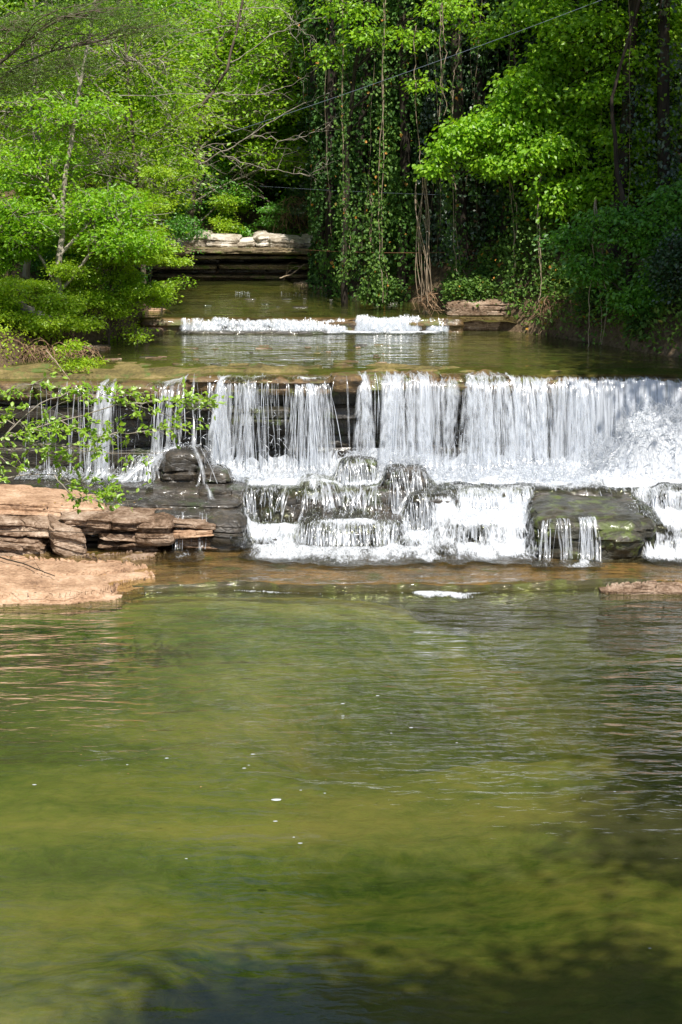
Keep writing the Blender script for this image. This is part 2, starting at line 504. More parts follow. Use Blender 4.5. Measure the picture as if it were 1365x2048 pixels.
# ------------------------------------------------------------------ rocks
def box_rock(c, size, n, seed, rnd=7, amp=0.06, freq=1.6, strata=0.0, sfreq=7.0, rotz=0.0, tilt=(0, 0), taper=0.0, crack=0.0, top_amp=None):
    """stone block: subdivided box, rounded, weathered by noise, split into beds along z"""
    nx, ny, nz = n
    pts, faces, off = [], [], 0
    def face(a, b, na, nb, fx):
        nonlocal off
        u, v = np.meshgrid(np.linspace(-1, 1, na + 1), np.linspace(-1, 1, nb + 1))
        p = np.zeros(u.shape + (3,))
        p[..., a] = u; p[..., b] = v; p[..., 3 - a - b] = fx
        i = np.arange(u.size).reshape(u.shape) + off
        q = np.stack([i[:-1, :-1], i[:-1, 1:], i[1:, 1:], i[1:, :-1]], -1).reshape(-1, 4)
        right = (fx > 0) if (a, b) in ((0, 1), (1, 2)) else (fx < 0)
        faces.append(q if right else q[:, ::-1])
        pts.append(p.reshape(-1, 3)); off += u.size
    for fx in (-1, 1):
        face(0, 1, nx, ny, fx); face(1, 2, ny, nz, fx); face(0, 2, nx, nz, fx)
    p = np.concatenate(pts); f = np.concatenate(faces)
    key = np.round(p * 1e5).astype(np.int64)
    _, idx, inv = np.unique(key, axis=0, return_index=True, return_inverse=True)
    p = p[idx]; f = inv.reshape(-1)[f]
    size = np.asarray(size, dtype=float) / 2
    # keep a rounding radius of the same size on every axis
    k = (np.abs(p) ** rnd).sum(-1) ** (1 / rnd)
    q = p / k[:, None] ** 0.8
    w = q * size
    if taper:
        w[:, :2] *= (1 - taper * (q[:, 2:3] * .5 + .5))
    cz, sz = math.cos(rotz), math.sin(rotz)
    w = np.stack([w[:, 0] * cz - w[:, 1] * sz, w[:, 0] * sz + w[:, 1] * cz, w[:, 2]], -1)
    dirn = unit(w / np.maximum(size.min(), 0.1))
    hd = w.copy(); hd[:, 2] = 0; hd = unit(hd)
    wp = w + np.asarray(c)
    m = min(1.0, 1.2 * size.min() / 0.3)
    d = amp * (fbm(wp * freq, seed, 5, 0.55) + 0.35 * fbm(wp * freq * 5, seed + 9, 3))
    n3 = unit(np.abs(p) ** 4 * np.sign(p))
    w = w + n3 * d[:, None] * np.array([1, 1, 0.45 if top_amp is None else top_amp])
    if strata:
        zz = (wp[:, 2] + 0.05 * wp[:, 0] * tilt[0] + 0.05 * fbm(wp * [0.7, 0.7, 0.2], seed + 3, 2)) * sfreq
        i0 = np.floor(zz); fr = zz - i0
        a0 = _hash(i0.astype(np.int64), 0 * i0.astype(np.int64), 0 * i0.astype(np.int64), seed) * 2 - 1
        a1 = _hash(i0.astype(np.int64) + 1, 0 * i0.astype(np.int64), 0 * i0.astype(np.int64), seed) * 2 - 1
        t = smooth(0.8, 1.0, fr)
        st = a0 * (1 - t) + a1 * t - 0.9 * np.exp(-((fr - 0.9) / 0.07) ** 2)
        loc = 0.6 + 0.9 * vnoise(wp * [1.4, 1.4, 1.0] + i0[:, None] * 3.7, seed + 5)
        side = np.clip(1.2 - np.abs(n3[:, 2]) * 1.6, 0, 1)
        w = w + hd * (strata * st * loc * side)[:, None]
    if tilt[0] or tilt[1]:
        w[:, 2] += w[:, 0] * tilt[0] + w[:, 1] * tilt[1]
    if crack:
        cc = vnoise(wp * [1.7, 1.7, 0.0] + 5, seed + 21)
        g = np.exp(-(cc / 0.05) ** 2)
        w = w - n3 * (crack * g)[:, None] * [1, 1, .3]
    return w + np.asarray(c), f

rocks = []          # (verts, faces) the falling water runs over

def rock_part(name, root, mat, flow=False, label=None, **kw):
    V_, F_ = box_rock(**kw)
    if flow:
        rocks.append((V_, F_))
    o = build(name, V_, F_, M[mat], root, label=label)
    return sharp(o)

def rock_thing(name, label, cat, mat, flow=True, group=None, **kw):
    V_, F_ = box_rock(**kw)
    if flow:
        rocks.append((V_, F_))
    o = sharp(build(name, V_, F_, M[mat]))
    return tag(o, label, cat, group)

def span(px0, px1, d):
    """centre x and width of a rock seen between two pixel columns at depth d"""
    a, b = X(px0, d), X(px1, d)
    return (a + b) / 2, b - a

# --- the great ledge the main fall drops from
ledge = thing('waterfall_ledge', 'long brown layered rock ledge that the main waterfall drops over', 'rock ledge', (1.2, 29.6, -0.3))
rng = random.Random(3)
# cap: blocks side by side so the lip is broken
edges = [-6.0, -4.7, -3.6, -2.35, -1.8, -0.15, 0.28, 1.5, 2.6, 3.9, 5.3, 7.0, 9.0]
for i in range(len(edges) - 1):
    a, b = edges[i], edges[i + 1]
    zt = 2.21 - (0.10 if b < -2.2 else 0) - (0.05 if a > 2.4 else 0) + rng.uniform(-.035, .015)
    if i == 5: zt = 2.22
    fr = 28.58 + rng.uniform(-0.2, 0.2) + (0.05 if b < -2.2 else 0)
    if i == 5: fr = 28.50
    th = 0.30
    rock_part('ledge_block', ledge, 'rock_ledge', True, c=((a + b) / 2, (fr + 30.2) / 2, zt - th / 2), size=(b - a + 0.10, 30.2 - fr, th),
              n=(int((b - a) * 26), 34, 8), seed=40 + i, rnd=5, amp=0.10, freq=2.2, strata=0.05, sfreq=11, top_amp=0.42)
zt = 1.95
for i, (dz, rec) in enumerate([(0.24, 0.12), (0.2, 0.05), (0.26, 0.2), (0.22, 0.28), (0.3, 0.24), (0.3, 0.3), (0.5, 0.3)]):
    rock_part('ledge_layer', ledge, 'rock_wet' if i > 0 else 'rock_mossy', True, c=(1.5, (28.72 + rec + 30.2) / 2, zt - dz / 2), size=(15.2, 30.2 - 28.72 - rec, dz + 0.03),
              n=(260, 6, 6), seed=70 + i, rnd=10, amp=0.10, freq=1.3, strata=0.06, sfreq=9, top_amp=0.1)
    zt -= dz
# mossy steps part way down behind the middle streams
rock_thing('mossy_step', 'green mossy rock step halfway down behind the middle streams of the main fall', 'rock', 'rock_mossy',
           c=(X(520, 28.6), 28.62, 1.60), size=(.95, .5, .26), n=(50, 24, 10), seed=201, amp=.06, freq=3, strata=.05, sfreq=12)
rock_thing('mossy_step', 'small mossy rock step under the lip left of the two strong white columns', 'rock', 'rock_mossy',
           c=(X(395, 28.6), 28.66, 1.78), size=(.42, .4, .2), n=(26, 20, 10), seed=203, amp=.05, freq=3, strata=.05, sfreq=12)

# --- plinth below: the bed the boulders sit on
pl = thing('cascade_bench', 'dark wet rock bench under the foam at the foot of the main fall', 'rock ledge', (1, 27.9, -0.5))
rock_part('bench_layer', pl, 'rock_wet', True, c=(1.6, 28.3, 0.18), size=(15, 2.3, 1.1), n=(240, 40, 10), seed=300, rnd=10, amp=.10, freq=1.4, strata=.05)
for i, (a, b, fy, zt_) in enumerate([(430, 520, 26.6, .38), (505, 600, 26.95, .50), (590, 690, 26.75, .46), (680, 790, 27.0, .56), (780, 870, 26.6, .34), (860, 960, 26.85, .42), (950, 1070, 26.5, .34),
                                    (1060, 1180, 26.9, .5), (1170, 1300, 26.7, .45), (1290, 1420, 26.6, .40), (1400, 1600, 26.9, .5),
                                    (450, 560, 26.3, .22), (560, 640, 26.45, .26), (790, 880, 26.15, .22), (866, 950, 25.85, .20), (940, 1010, 26.05, .26), (996, 1078, 25.7, .18), (1280, 1350, 26.1, .24), (1340, 1480, 25.85, .2)]):
    xa, xb = X(a, 26.8), X(b, 26.8); by = 28.0 if i < 11 else 27.2
    rock_part('bench_block', pl, 'rock_wet', True, c=((xa + xb) / 2, (fy + by) / 2, (zt_ - .5) / 2), size=(xb - xa + .12, by - fy, zt_ + .5),
              n=(30, 34, 18), seed=310 + i, rnd=4, amp=.11, freq=2.2, strata=.05, rotz=[-.15, .1, .2, -.08][i % 4])

def boulder(label, px0, px1, d0, d1, ztop, zbot, mat='rock_wet', seed=1, amp=.07, strata=.05, rnd=5, tilt=(0, 0), name='boulder', freq=1.9, cat='boulder', res=30):
    cx, w = span(px0, px1, (d0 + d1) / 2)
    dd = d1 - d0; h = ztop - zbot
    return rock_thing(name, label, cat, mat, c=(cx, (d0 + d1) / 2, (ztop + zbot) / 2), size=(w, dd, h),
                      n=(max(12, int(w * res)), max(10, int(dd * res)), max(8, int(h * res))), seed=seed, rnd=rnd, amp=amp, freq=freq, strata=strata, sfreq=8, tilt=tilt)

boulder('broad flat-topped dark boulder with mossy front, alone at the right of the lower cascade', 1062, 1318, 25.5, 27.3, .66, -.2, 'rock_mossy', 11, rnd=4.5, tilt=(-.02, .03), amp=.13, strata=.10, freq=1.6)
boulder('rust brown broken shoulder on the right front corner of the broad mossy boulder', 1196, 1290, 25.38, 26.2, .50, -.2, 'rock_mossy', 31, rnd=4, amp=.10, strata=.10, freq=2.6)
boulder('low flat wet slab in the middle of the lower cascade, second step up', 600, 812, 26.35, 27.4, .42, -.2, 'rock_wet', 12, rnd=7, tilt=(0, .06), name='flat_rock', cat='rock')
boulder('small flat brown slab left of the middle slab, behind the splash', 488, 612, 26.6, 27.4, .30, -.2, 'rock_mossy', 13, rnd=6, tilt=(0, .05), name='flat_rock', cat='rock')
boulder('rounded mossy boulder under the fall beside the narrow gap', 676, 762, 27.55, 28.15, 1.08, .4, 'rock_mossy', 14, rnd=3.5, amp=.08)
boulder('dark rounded boulder with bare wet top amid the foam, left of centre', 765, 862, 27.25, 27.95, .98, .3, 'rock_wet', 15, rnd=4, amp=.08)
boulder('dark dome boulder half covered by streams above the middle slab', 590, 690, 27.3, 27.95, .82, .2, 'rock_wet', 16, rnd=3.5, amp=.09)
boulder('dark boulder with two water-worn humps right of the middle slab', 812, 925, 26.75, 27.45, .72, -.1, 'rock_wet', 17, rnd=4.5, amp=.08)
boulder('low wet boulder between the two-humped rock and the white chute', 918, 1020, 26.95, 27.5, .72, .1, 'rock_wet', 18, rnd=4.5, amp=.08)
boulder('dark pointed boulder mound splitting the left streams below the ledge', 322, 418, 27.75, 28.4, 1.18, .3, 'rock_wet', 19, rnd=3, amp=.12)
boulder('craggy dark boulder low beside the left mound', 388, 462, 27.5, 28.1, .95, .2, 'rock_wet', 20, rnd=3.5, amp=.11)
boulder('wet boulder at the back of the left pool under white spray', 255, 335, 27.95, 28.5, 1.02, .2, 'rock_wet', 21, rnd=3, amp=.11)
boulder('small dark boulder beside the left slab where the cascade turns', 390, 470, 27.05, 27.6, .76, .2, 'rock_wet', 22, rnd=4, amp=.08)
boulder('dark wet boulder half out of the picture at right amid foam', 1318, 1420, 26.9, 27.6, .78, 0, 'rock_wet', 23, rnd=4)
boulder('hidden rock shoulder that throws up the big white mass at right', 1245, 1470, 27.8, 28.6, 1.34, .3, 'rock_wet', 24, rnd=3, amp=.14)
boulder('low rock under the right-hand chute next to the broad boulder', 1290, 1500, 25.9, 27.0, .48, -.2, 'rock_wet', 25, rnd=5)
boulder('submerged rock under the widest white chute', 880, 1068, 26.1, 27.1, .45, -.2, 'rock_wet', 26, rnd=3.5, amp=.1)
boulder('low rock step under the thin streams at the left foot of the cascade', 640, 800, 26.25, 26.9, .30, -.2, 'rock_wet', 27, rnd=6, amp=.06)
boulder('rock nub under the white water left of the middle slab', 500, 600, 27.35, 28.0, .75, .1, 'rock_wet', 28, rnd=3.2, amp=.1)

# --- left dark wet slab and the tan layered outcrop
out = thing('layered_outcrop', 'big tan and rust layered rock outcrop jutting from the left edge beside the cascade', 'rock outcrop', (X(200, 26.3), 26.6, -.2))
def part_px(name, root, mat, px0, px1, d0, d1, zt, zb, seed, flow=False, res=34, **kw):
    cx, w = span(px0, px1, (d0 + d1) / 2)
    a = dict(rnd=9, amp=.05, freq=2.2, strata=.09, sfreq=14, tilt=(0, 0))
    a.update(kw)
    return rock_part(name, root, mat, flow, c=(cx, (d0 + d1) / 2, (zt + zb) / 2), size=(w, d1 - d0, zt - zb),
                     n=(max(10, int(w * res)), max(8, int((d1 - d0) * res * .7)), max(6, int((zt - zb) * 60))), seed=seed, **a)
part_px('wet_slab', out, 'rock_wet', 120, 482, 26.55, 28.3, .68, .42, 401, True, tilt=(-.02, .02), rnd=6, amp=.07, strata=.04)
part_px('wet_slab', out, 'rock_wet', 405, 492, 25.95, 27.7, .58, -.1, 402, True, tilt=(-.06, .02), rnd=3.2, amp=.07, strata=.05)
part_px('wet_slab', out, 'rock_wet', 300, 470, 26.15, 27.6, .58, .42, 416, True, tilt=(-.03, .02), rnd=5, amp=.06, strata=.05)
part_px('top_slab', out, 'rock_tan', -160, 210, 26.2, 27.3, .74, .56, 403, tilt=(-.05, .05), amp=.10, freq=1.5, crack=.06)
part_px('rock_layer', out, 'rock_brown', -160, 120, 25.85, 27.0, .60, .34, 404, tilt=(-.07, .02), amp=.11, strata=.14, crack=.12)
part_px('rock_layer', out, 'rock_brown', -160, 90, 25.7, 27.0, .38, .04, 405, tilt=(-.10, .02), amp=.12, strata=.14, crack=.12)
part_px('leaning_block', out, 'rock_brown', 84, 152, 25.62, 26.6, .50, .08, 406, amp=.06, strata=.03, rotz=.25, tilt=(-.35, 0), rnd=8)
part_px('rock_layer', out, 'rock_brown', 118, 342, 25.85, 27.2, .60, .44, 407, tilt=(-.04, .05), amp=.09, strata=.10, crack=.06)
part_px('rock_layer', out, 'rock_brown', 150, 330, 26.0, 27.2, .45, .34, 408, amp=.10, strata=.10, tilt=(.07, 0), crack=.05)
part_px('rock_layer', out, 'rock_brown', 190, 345, 25.85, 27.2, .33, .23, 409, amp=.10, strata=.12, tilt=(-.06, 0))
part_px('rock_layer', out, 'rock_brown', 200, 320, 25.95, 27.2, .22, .08, 410, amp=.10, strata=.12, tilt=(.08, 0))
part_px('block', out, 'rock_brown', 268, 345, 25.78, 26.8, .56, .18, 411, amp=.06, strata=.05, rnd=5)
part_px('rock_layer', out, 'rock_brown', 335, 435, 25.95, 27.0, .50, .41, 412, amp=.08, strata=.08, tilt=(-.08, .02))
part_px('rock_layer', out, 'rock_tan', 340, 430, 25.9, 27.0, .38, .28, 413, amp=.07, strata=.07, tilt=(.05, 0))
part_px('rock_layer', out, 'rock_brown', 345, 440, 26.0, 27.0, .25, .10, 414, amp=.08, strata=.08, tilt=(-.05, 0))
part_px('rock_core', out, 'rock_wet', -160, 440, 26.35, 28.2, .52, -.2, 415, amp=.06, strata=.04)

def flat_slab(name, label, poly, zt, th, seed, mat='rock_tan', res=.026, edge=.05):
    """thin slab with a ragged outline given in plan"""
    poly = np.array(poly, dtype=float)
    x0, y0 = poly.min(0) - .1; x1, y1 = poly.max(0) + .1
    gx, gy, Fq = grid_mesh(np.arange(x0, x1, res), np.arange(y0, y1, res))
    pt = np.stack([gx, gy], -1).reshape(-1, 2)
    wob = np.stack([fbm(np.c_[pt * 2.2, 0 * pt[:, :1]], seed, 4), fbm(np.c_[pt * 2.2, 0 * pt[:, :1] + 9], seed, 4)], -1) * .14
    q = pt + wob
    dist = np.full(len(q), 1e9); inside = np.zeros(len(q), bool)
    for i in range(len(poly)):
        a, b = poly[i], poly[(i + 1) % len(poly)]
        ab = b - a; t = np.clip(((q - a) @ ab) / (ab @ ab), 0, 1)
        dist = np.minimum(dist, np.linalg.norm(q - a - t[:, None] * ab, axis=1))
        cr = ((a[1] > q[:, 1]) != (b[1] > q[:, 1])) & (q[:, 0] < (b[0] - a[0]) * (q[:, 1] - a[1]) / (b[1] - a[1] + 1e-12) + a[0])
        inside ^= cr
    sd = np.where(inside, dist, -dist)
    hgt = zt + .035 * fbm(np.c_[pt * 1.6, 0 * pt[:, :1]], seed + 4, 5) - .07 * np.exp(-np.maximum(sd, 0) / .07)
    lay = .02 * np.floor(fbm(np.c_[pt * .9, 0 * pt[:, :1]], seed + 6, 3) * 5) / 1.5
    z = np.where(sd > 0, hgt + lay, zt - th * smooth(0, -.05, sd))
    V_ = np.c_[pt, z]
    keep = (sd[Fq] > -.12).any(1)
    used, inv = np.unique(Fq[keep], return_inverse=True)
    top = V_[used]; f = inv.reshape(-1, 4)
    # underside closes it
    n_ = len(top)
    bot = top.copy(); bot[:, 2] = zt - th - .12
    e = np.concatenate([f[:, [0, 1]], f[:, [1, 2]], f[:, [2, 3]], f[:, [3, 0]]])
    ky = np.sort(e, 1); _, ix, ct = np.unique(ky, axis=0, return_index=True, return_counts=True)
    be = e[ix[ct == 1]]
    side = np.stack([be[:, 0], be[:, 0] + n_, be[:, 1] + n_, be[:, 1]], -1)
    Vn = np.concatenate([top, bot]); Fn = np.concatenate([f, side, f[:, ::-1] + n_])
    return sharp(build(name, Vn, Fn, M[mat])), (Vn, Fn)

def gp(lst, z):
    return [G(a, b, z)[:2] for a, b in lst]
o, _ = flat_slab('flat_slab', None, gp([(-200, 1118), (60, 1112), (150, 1120), (250, 1122), (300, 1128), (230, 1140), (120, 1146), (-200, 1150)], .14), .15, .1, 501)
tag(o, 'narrow upper tan sandstone slab at the waterline below the outcrop', 'rock slab')
o, _ = flat_slab('flat_slab', None, gp([(-200, 1140), (90, 1146), (210, 1140), (300, 1141), (302, 1150), (225, 1166), (205, 1180), (130, 1186), (-200, 1190)], .12), .13, .12, 502)
tag(o, 'large flat peach sandstone slab at the left edge touching the plunge pool', 'rock slab')
o, _ = flat_slab('flat_slab', None, gp([(1215, 1166), (1300, 1160), (1420, 1158), (1420, 1168), (1290, 1170)], .1), .108, .08, 503, 'rock_brown')
tag(o, 'thin pale slab just above water at the far right edge below the cascade', 'rock slab')
o, _ = flat_slab('flat_slab', None, gp([(150, 1108), (260, 1100), (330, 1098), (320, 1106), (240, 1116)], .13), .13, .1, 504, 'rock_brown')
tag(o, 'small brown slab at the foot of the layered outcrop', 'rock slab')

# --- shelf under the running shallows between cascade and pool
def lip_y(x):
    p = np.stack([x * .8, 0 * x, 0 * x], -1).reshape(-1, 3)
    return (24.05 + .22 * fbm(p, 77, 4).reshape(x.shape) + .015 * x)
gx, gy, Fq = grid_mesh(np.linspace(-7, 8.4, 310), np.linspace(0, 1, 60))
yy = lip_y(gx) + gy * (27.6 - lip_y(gx))
zz = .07 + .05 * fbm(np.stack([gx * 1.3, yy * 1.3, 0 * gx], -1).reshape(-1, 3), 31, 5).reshape(gx.shape) + .02 * fbm(np.stack([gx * 6, yy * 6, 0 * gx], -1).reshape(-1, 3), 33, 3).reshape(gx.shape)
dn = smooth(.05, 0, gy)
zz = zz - dn * 2.6 - .02
yy = yy - dn * .05
V_ = np.stack([gx, yy, zz], -1).reshape(-1, 3)
rocks.append((V_, Fq))
shelf = build('rock_shelf', V_, Fq, M['rock_shelf'])
shelf.data.materials.append(M['bed'])
shelf.data.materials.append(M['rock_mossy'])
shelf.data.polygons.foreach_set('material_index', np.where(V_[Fq].max(1)[:, 2] < -.55, 1, np.where(V_[Fq].min(1)[:, 2] < -.06, 2, 0)).astype(np.int32))
structure(shelf, 'flat brown rock shelf under the shallows between cascade and plunge pool')
# water on the shelf
gx, gy, Fq = grid_mesh(np.linspace(-7, 8.4, 400), np.linspace(0, 1, 80))
yb = lip_y(gx)
yy = yb - .12 + gy * (26.6 - yb)
zz = np.where(yy > yb, .092, .0)
t = smooth(-.1, .06, yy - yb)
zz = -.01 + .105 * t + .006 * fbm(np.stack([gx * 5, yy * 7, 0 * gx], -1).reshape(-1, 3), 35, 3).reshape(gx.shape)
wsh = structure(build('shallow_water', np.stack([gx, yy, zz], -1).reshape(-1, 3), Fq, M['shallow']), 'thin clear water running over the brown shelf')

# --- plunge pool
bv = np.array([[x_, y_, z_] for z_ in (0, -4.5) for x_, y_ in ((-14, 3), (14, 3), (14, 24.6), (-14, 24.6))], dtype=float)
bf = np.array([[0, 1, 2, 3], [7, 6, 5, 4], [0, 4, 5, 1], [1, 5, 6, 2], [2, 6, 7, 3], [3, 7, 4, 0]])
va = M['pool'].node_tree.nodes.new('ShaderNodeVolumeAbsorption')
va.inputs['Color'].default_value = (0.66, 0.68, 0.42, 1)
va.inputs['Density'].default_value = 0.42
M['pool'].node_tree.links.new(va.outputs[0], [n_ for n_ in M['pool'].node_tree.nodes if n_.type == 'OUTPUT_MATERIAL'][0].inputs['Volume'])
structure(build('pool_water', bv, bf, M['pool'], smooth_shade=False), 'green rippled water of the plunge pool')
gx, gy, Fq = grid_mesh(np.linspace(-14, 14, 280), np.linspace(4, 24.9, 260))
pn = np.stack([gx, gy, 0 * gx], -1).reshape(-1, 3)
gxn = gx + 1.5 * fbm(pn * [.5, .7, 1], 69, 4).reshape(gx.shape)
z = -.95 + .18 * fbm(pn * .35, 61, 5).reshape(gx.shape) + .55 * smooth(20.5, 24.0, gy) * smooth(2.5, -1.5, gx) + .25 * smooth(17, 23, gy) - 1.6 * smooth(-1.0, 4.6, gxn) * smooth(19.6, 21.2, gy + .5 * (gxn - gx)) - .9 * np.exp(-((gx - .3) / .8) ** 2 - ((gy - 20.9) / .8) ** 2)
# two sunken ledges: a long one across the middle, a short one near the lower left corner
tn_ = smooth(22.4, 23.8, gy) * smooth(4.6, -1.6, gxn)
z = z * (1 - tn_) + (-.14 + .05 * fbm(pn * 1.5, 68, 4).reshape(gx.shape)) * tn_
l1 = 17.35 + .25 * np.sin(gx * .9) + .3 * fbm(pn * .8, 63, 4).reshape(gx.shape)
z = z - .14 * smooth(l1 + .03, l1 - .03, gy) * smooth(2.6, 1.2, gx)
l2 = 13.55 + .55 * (gx + 2.4) + .10 * fbm(pn * 1.8, 64, 4).reshape(gx.shape)
z = z + .32 * smooth(l2 - .05, l2 + .05, gy) * smooth(l2 + 1.8, l2 + .4, gy) * smooth(-.9, -1.7, gx)
z = z + .04 * fbm(pn * 3, 66, 4).reshape(gx.shape)
structure(build('pool_bed', np.stack([gx, gy, z], -1).reshape(-1, 3), Fq, M['bed']), 'olive silt and algae floor of the plunge pool')

# --- upper pools
def lip2(x):
    return 34.45 + .10 * vnoise(np.stack([x * 1.1, 0 * x, 0 * x], -1).reshape(-1, 3), 91).reshape(np.shape(x))
gx, gy, Fq = grid_mesh(np.linspace(-7, 8.5, 260), np.linspace(28.9, 34.6, 110))
pn = np.stack([gx, gy, 0 * gx], -1).reshape(-1, 3)
z = 2.07 - .3 * smooth(29.05, 28.9, gy) + .05 * fbm(pn * .9, 71, 5).reshape(gx.shape) + (.03 + .045 * smooth(31.2, 29.6, gy)) * fbm(pn * [3, 7, 1], 72, 4).reshape(gx.shape) + .155 * smooth(31.4, 29.4, gy) * smooth(3.2, .8, gx) + .10 * smooth(31.4, 29.4, gy) * smooth(.8, 3.2, gx) - .08 * smooth(-1.9, -2.6, gx) * smooth(30.0, 28.9, gy)
structure(build('upper_bed', np.stack([gx, gy, z], -1).reshape(-1, 3), Fq, M['upbed']), 'algae covered rock bed of the upper pool')
gx, gy, Fq = grid_mesh(np.linspace(-7, 8.5, 200), np.linspace(28.85, 34.6, 70))
pn = np.stack([gx, gy, 0 * gx], -1).reshape(-1, 3)
z = 2.232 - .10 * smooth(-1.9, -2.6, gx) * smooth(30.0, 28.9, gy) - .04 * smooth(29.3, 28.9, gy) + .004 * fbm(pn * 4, 73, 2).reshape(gx.shape)
structure(build('upper_pool_water', np.stack([gx, gy, z], -1).reshape(-1, 3), Fq, M['upper']), 'calm olive water of the pool above the main fall')
gx, gy, Fq = grid_mesh(np.linspace(-5.2, 5, 160), np.linspace(34.5, 42.8, 100))
pn = np.stack([gx, gy, 0 * gx], -1).reshape(-1, 3)
z = 2.40 + .05 * fbm(pn * .9, 75, 5).reshape(gx.shape) + .04 * fbm(pn * 4, 76, 3).reshape(gx.shape)
structure(build('far_bed', np.stack([gx, gy, z], -1).reshape(-1, 3), Fq, M['upbed']), 'dark green stony bed of the farthest pool')
gx, gy, Fq = grid_mesh(np.linspace(-5.2, 5, 60), np.linspace(34.5, 42.8, 30))
structure(build('far_pool_water', np.stack([gx, gy, 0 * gx + 2.492], -1).reshape(-1, 3), Fq, M['upper']), 'dark still water of the farthest pool')

# second ledge
led2 = thing('upper_ledge', 'low dark rock ledge the small upper cascade spills over', 'rock ledge', (-.4, 34.7, 2.0))
for i, (a, b) in enumerate([(-3.6, -2.6), (-2.65, -1.4), (-1.45, -.35), (-.4, .35), (.3, 1.2), (1.15, 2.2)]):
    rock_part('ledge_block', led2, 'rock_ledge', True, c=((a + b) / 2, 34.85, 2.28), size=(b - a + .08, .8 + rng.uniform(-.1, .1), .38),
              n=(30, 20, 10), seed=600 + i, rnd=7, amp=.05, freq=2.5, strata=.05, sfreq=12, top_amp=.6)
rock_part('ledge_step', led2, 'rock_wet', True, c=(-1.6, 34.3, 2.14), size=(2.8, .5, .28), n=(80, 16, 6), seed=620, rnd=7, amp=.06, freq=2.5, strata=.05)
def rock_at(label, px, py, z, size, mat, seed, name='rock', cat='rock', rnd=4, **kw):
    g = G(px, py, z)
    a = dict(amp=min(size) * .22, freq=1.6 / max(min(size), .2) * .5, strata=min(size) * .12, sfreq=10)
    a.update(kw)
    return rock_thing(name, label, cat, mat, flow=False, c=(g[0], g[1] + size[1] / 2, z + size[2] / 2 - .04), size=size,
                      n=tuple(max(8, min(60, int(s * 40))) for s in size), seed=seed, rnd=rnd, **a)
rock_at('mossy upright rock stub standing in the small upper cascade', 852, 655, 2.22, (.17, .3, .34), 'rock_mossy', 631, rnd=5)
rock_at('black wet rock between the two halves of the small upper cascade', 693, 645, 2.24, (.30, .35, .22), 'rock_wet', 632, rnd=3)
rock_at('dark boulder in the shade at the edge of the farthest pool', 690, 588, 2.46, (.50, .4, .20), 'rock_wet', 633, rnd=3)
rock_at('smooth rounded tan boulder on the left shore beside the small cascade', 292, 650, 2.24, (.85, .7, .30), 'rock_tan', 634, rnd=3.5, strata=.0)
rock_at('flat dark-edged slab below the rounded tan boulder', 262, 672, 2.22, (1.05, .8, .13), 'rock_brown', 635, rnd=7)
rock_at('low tan slab at the shoreline left of the small cascade', 330, 655, 2.22, (.7, .6, .09), 'rock_brown', 636, rnd=6)
rock_at('long low brown rock bank under the ivy on the right shore', 1000, 664, 2.2, (1.95, 1.1, .60), 'rock_brown', 637, rnd=5, strata=.1)
rock_at('dark rock block at the left end of the right shore bank', 940, 658, 2.2, (.6, .5, .34), 'rock_wet', 638, rnd=4)
rock_at('pale blocky rock at the right shore among dry roots', 1140, 668, 2.2, (.75, .7, .30), 'rock_brown', 639, rnd=5)
rock_at('thin pale slab lying at the water edge of the right shore', 1120, 671, 2.21, (.8, .3, .07), 'rock_white', 640, rnd=7)
rock_at('weathered tan boulder at the left edge beside the lip of the main fall', -6, 835, 1.5, (.9, 1.2, .55), 'rock_brown', 641, rnd=5)
rock_at('dark rock shelf at the foot of the left bank above the fall', 60, 752, 2.05, (1.7, 1.6, .20), 'rock_wet', 642, rnd=6)
rock_at('brown slab under the bushes on the left bank', 150, 712, 2.15, (1.1, .8, .16), 'rock_brown', 643, rnd=6)

# sand bar of the far pool
o, _ = flat_slab('sand_bar', None, [G(a, b, 2.5)[:2] for a, b in [(585, 566), (640, 562), (760, 566), (900, 568), (900, 584), (760, 580), (640, 575)]], 2.53, .05, 650, 'sand')
structure(o, 'strip of pale sand beyond the ivy on the far pool')

# --- far cliff
cl = thing('banded_cliff', 'low banded rock cliff with pale broken top at the head of the farthest pool', 'cliff', (-2.2, 43, 2.3))
zc = 2.42
for i, (dz, fr, mat) in enumerate([(.10, 42.75, 'rock_cliff'), (.09, 42.45, 'rock_cliff'), (.13, 42.9, 'rock_wet'), (.12, 42.35, 'rock_cliff'), (.13, 42.75, 'rock_wet'), (.09, 42.15, 'rock_cliff'), (.15, 42.05, 'rock_cliff')]):  # two set-back bands take the darker rock material
    cuts = [-5.6] + sorted(rng.uniform(-5.0, .4) for _ in range(3)) + [1.0]
    for j in range(4):
        f2_ = fr + rng.uniform(-.16, .22); wd_ = cuts[j + 1] - cuts[j] + .12
        rock_part('rock_band', cl, mat, c=((cuts[j] + cuts[j + 1]) / 2, (f2_ + 44.6) / 2, zc + dz / 2 + rng.uniform(-.02, .02)), size=(wd_, 44.6 - f2_, dz * rng.uniform(.85, 1.1)), n=(max(10, int(wd_ * 30)), 14, 6),
                  seed=700 + i * 5 + j, rnd=6, amp=.16, freq=2.0, strata=.08, sfreq=16, top_amp=.25, tilt=(rng.uniform(-.02, .02), 0))
    zc += dz
xx = -5.4
while xx < .3:
    w_ = rng.uniform(.3, .85); h_ = rng.uniform(.16, .34)
    rock_part('pale_block', cl, 'rock_white', c=(xx + w_ / 2, 42.85 + rng.uniform(-.05, .3), zc + h_ / 2 - .03), size=(w_, 1.1, h_), n=(20, 18, 10), seed=int(xx * 100) + 900, rnd=5, amp=.09, freq=2.2, strata=.07, sfreq=14,
              rotz=rng.uniform(-.2, .2), tilt=(rng.uniform(-.12, .12), .06))
    xx += w_ * .9

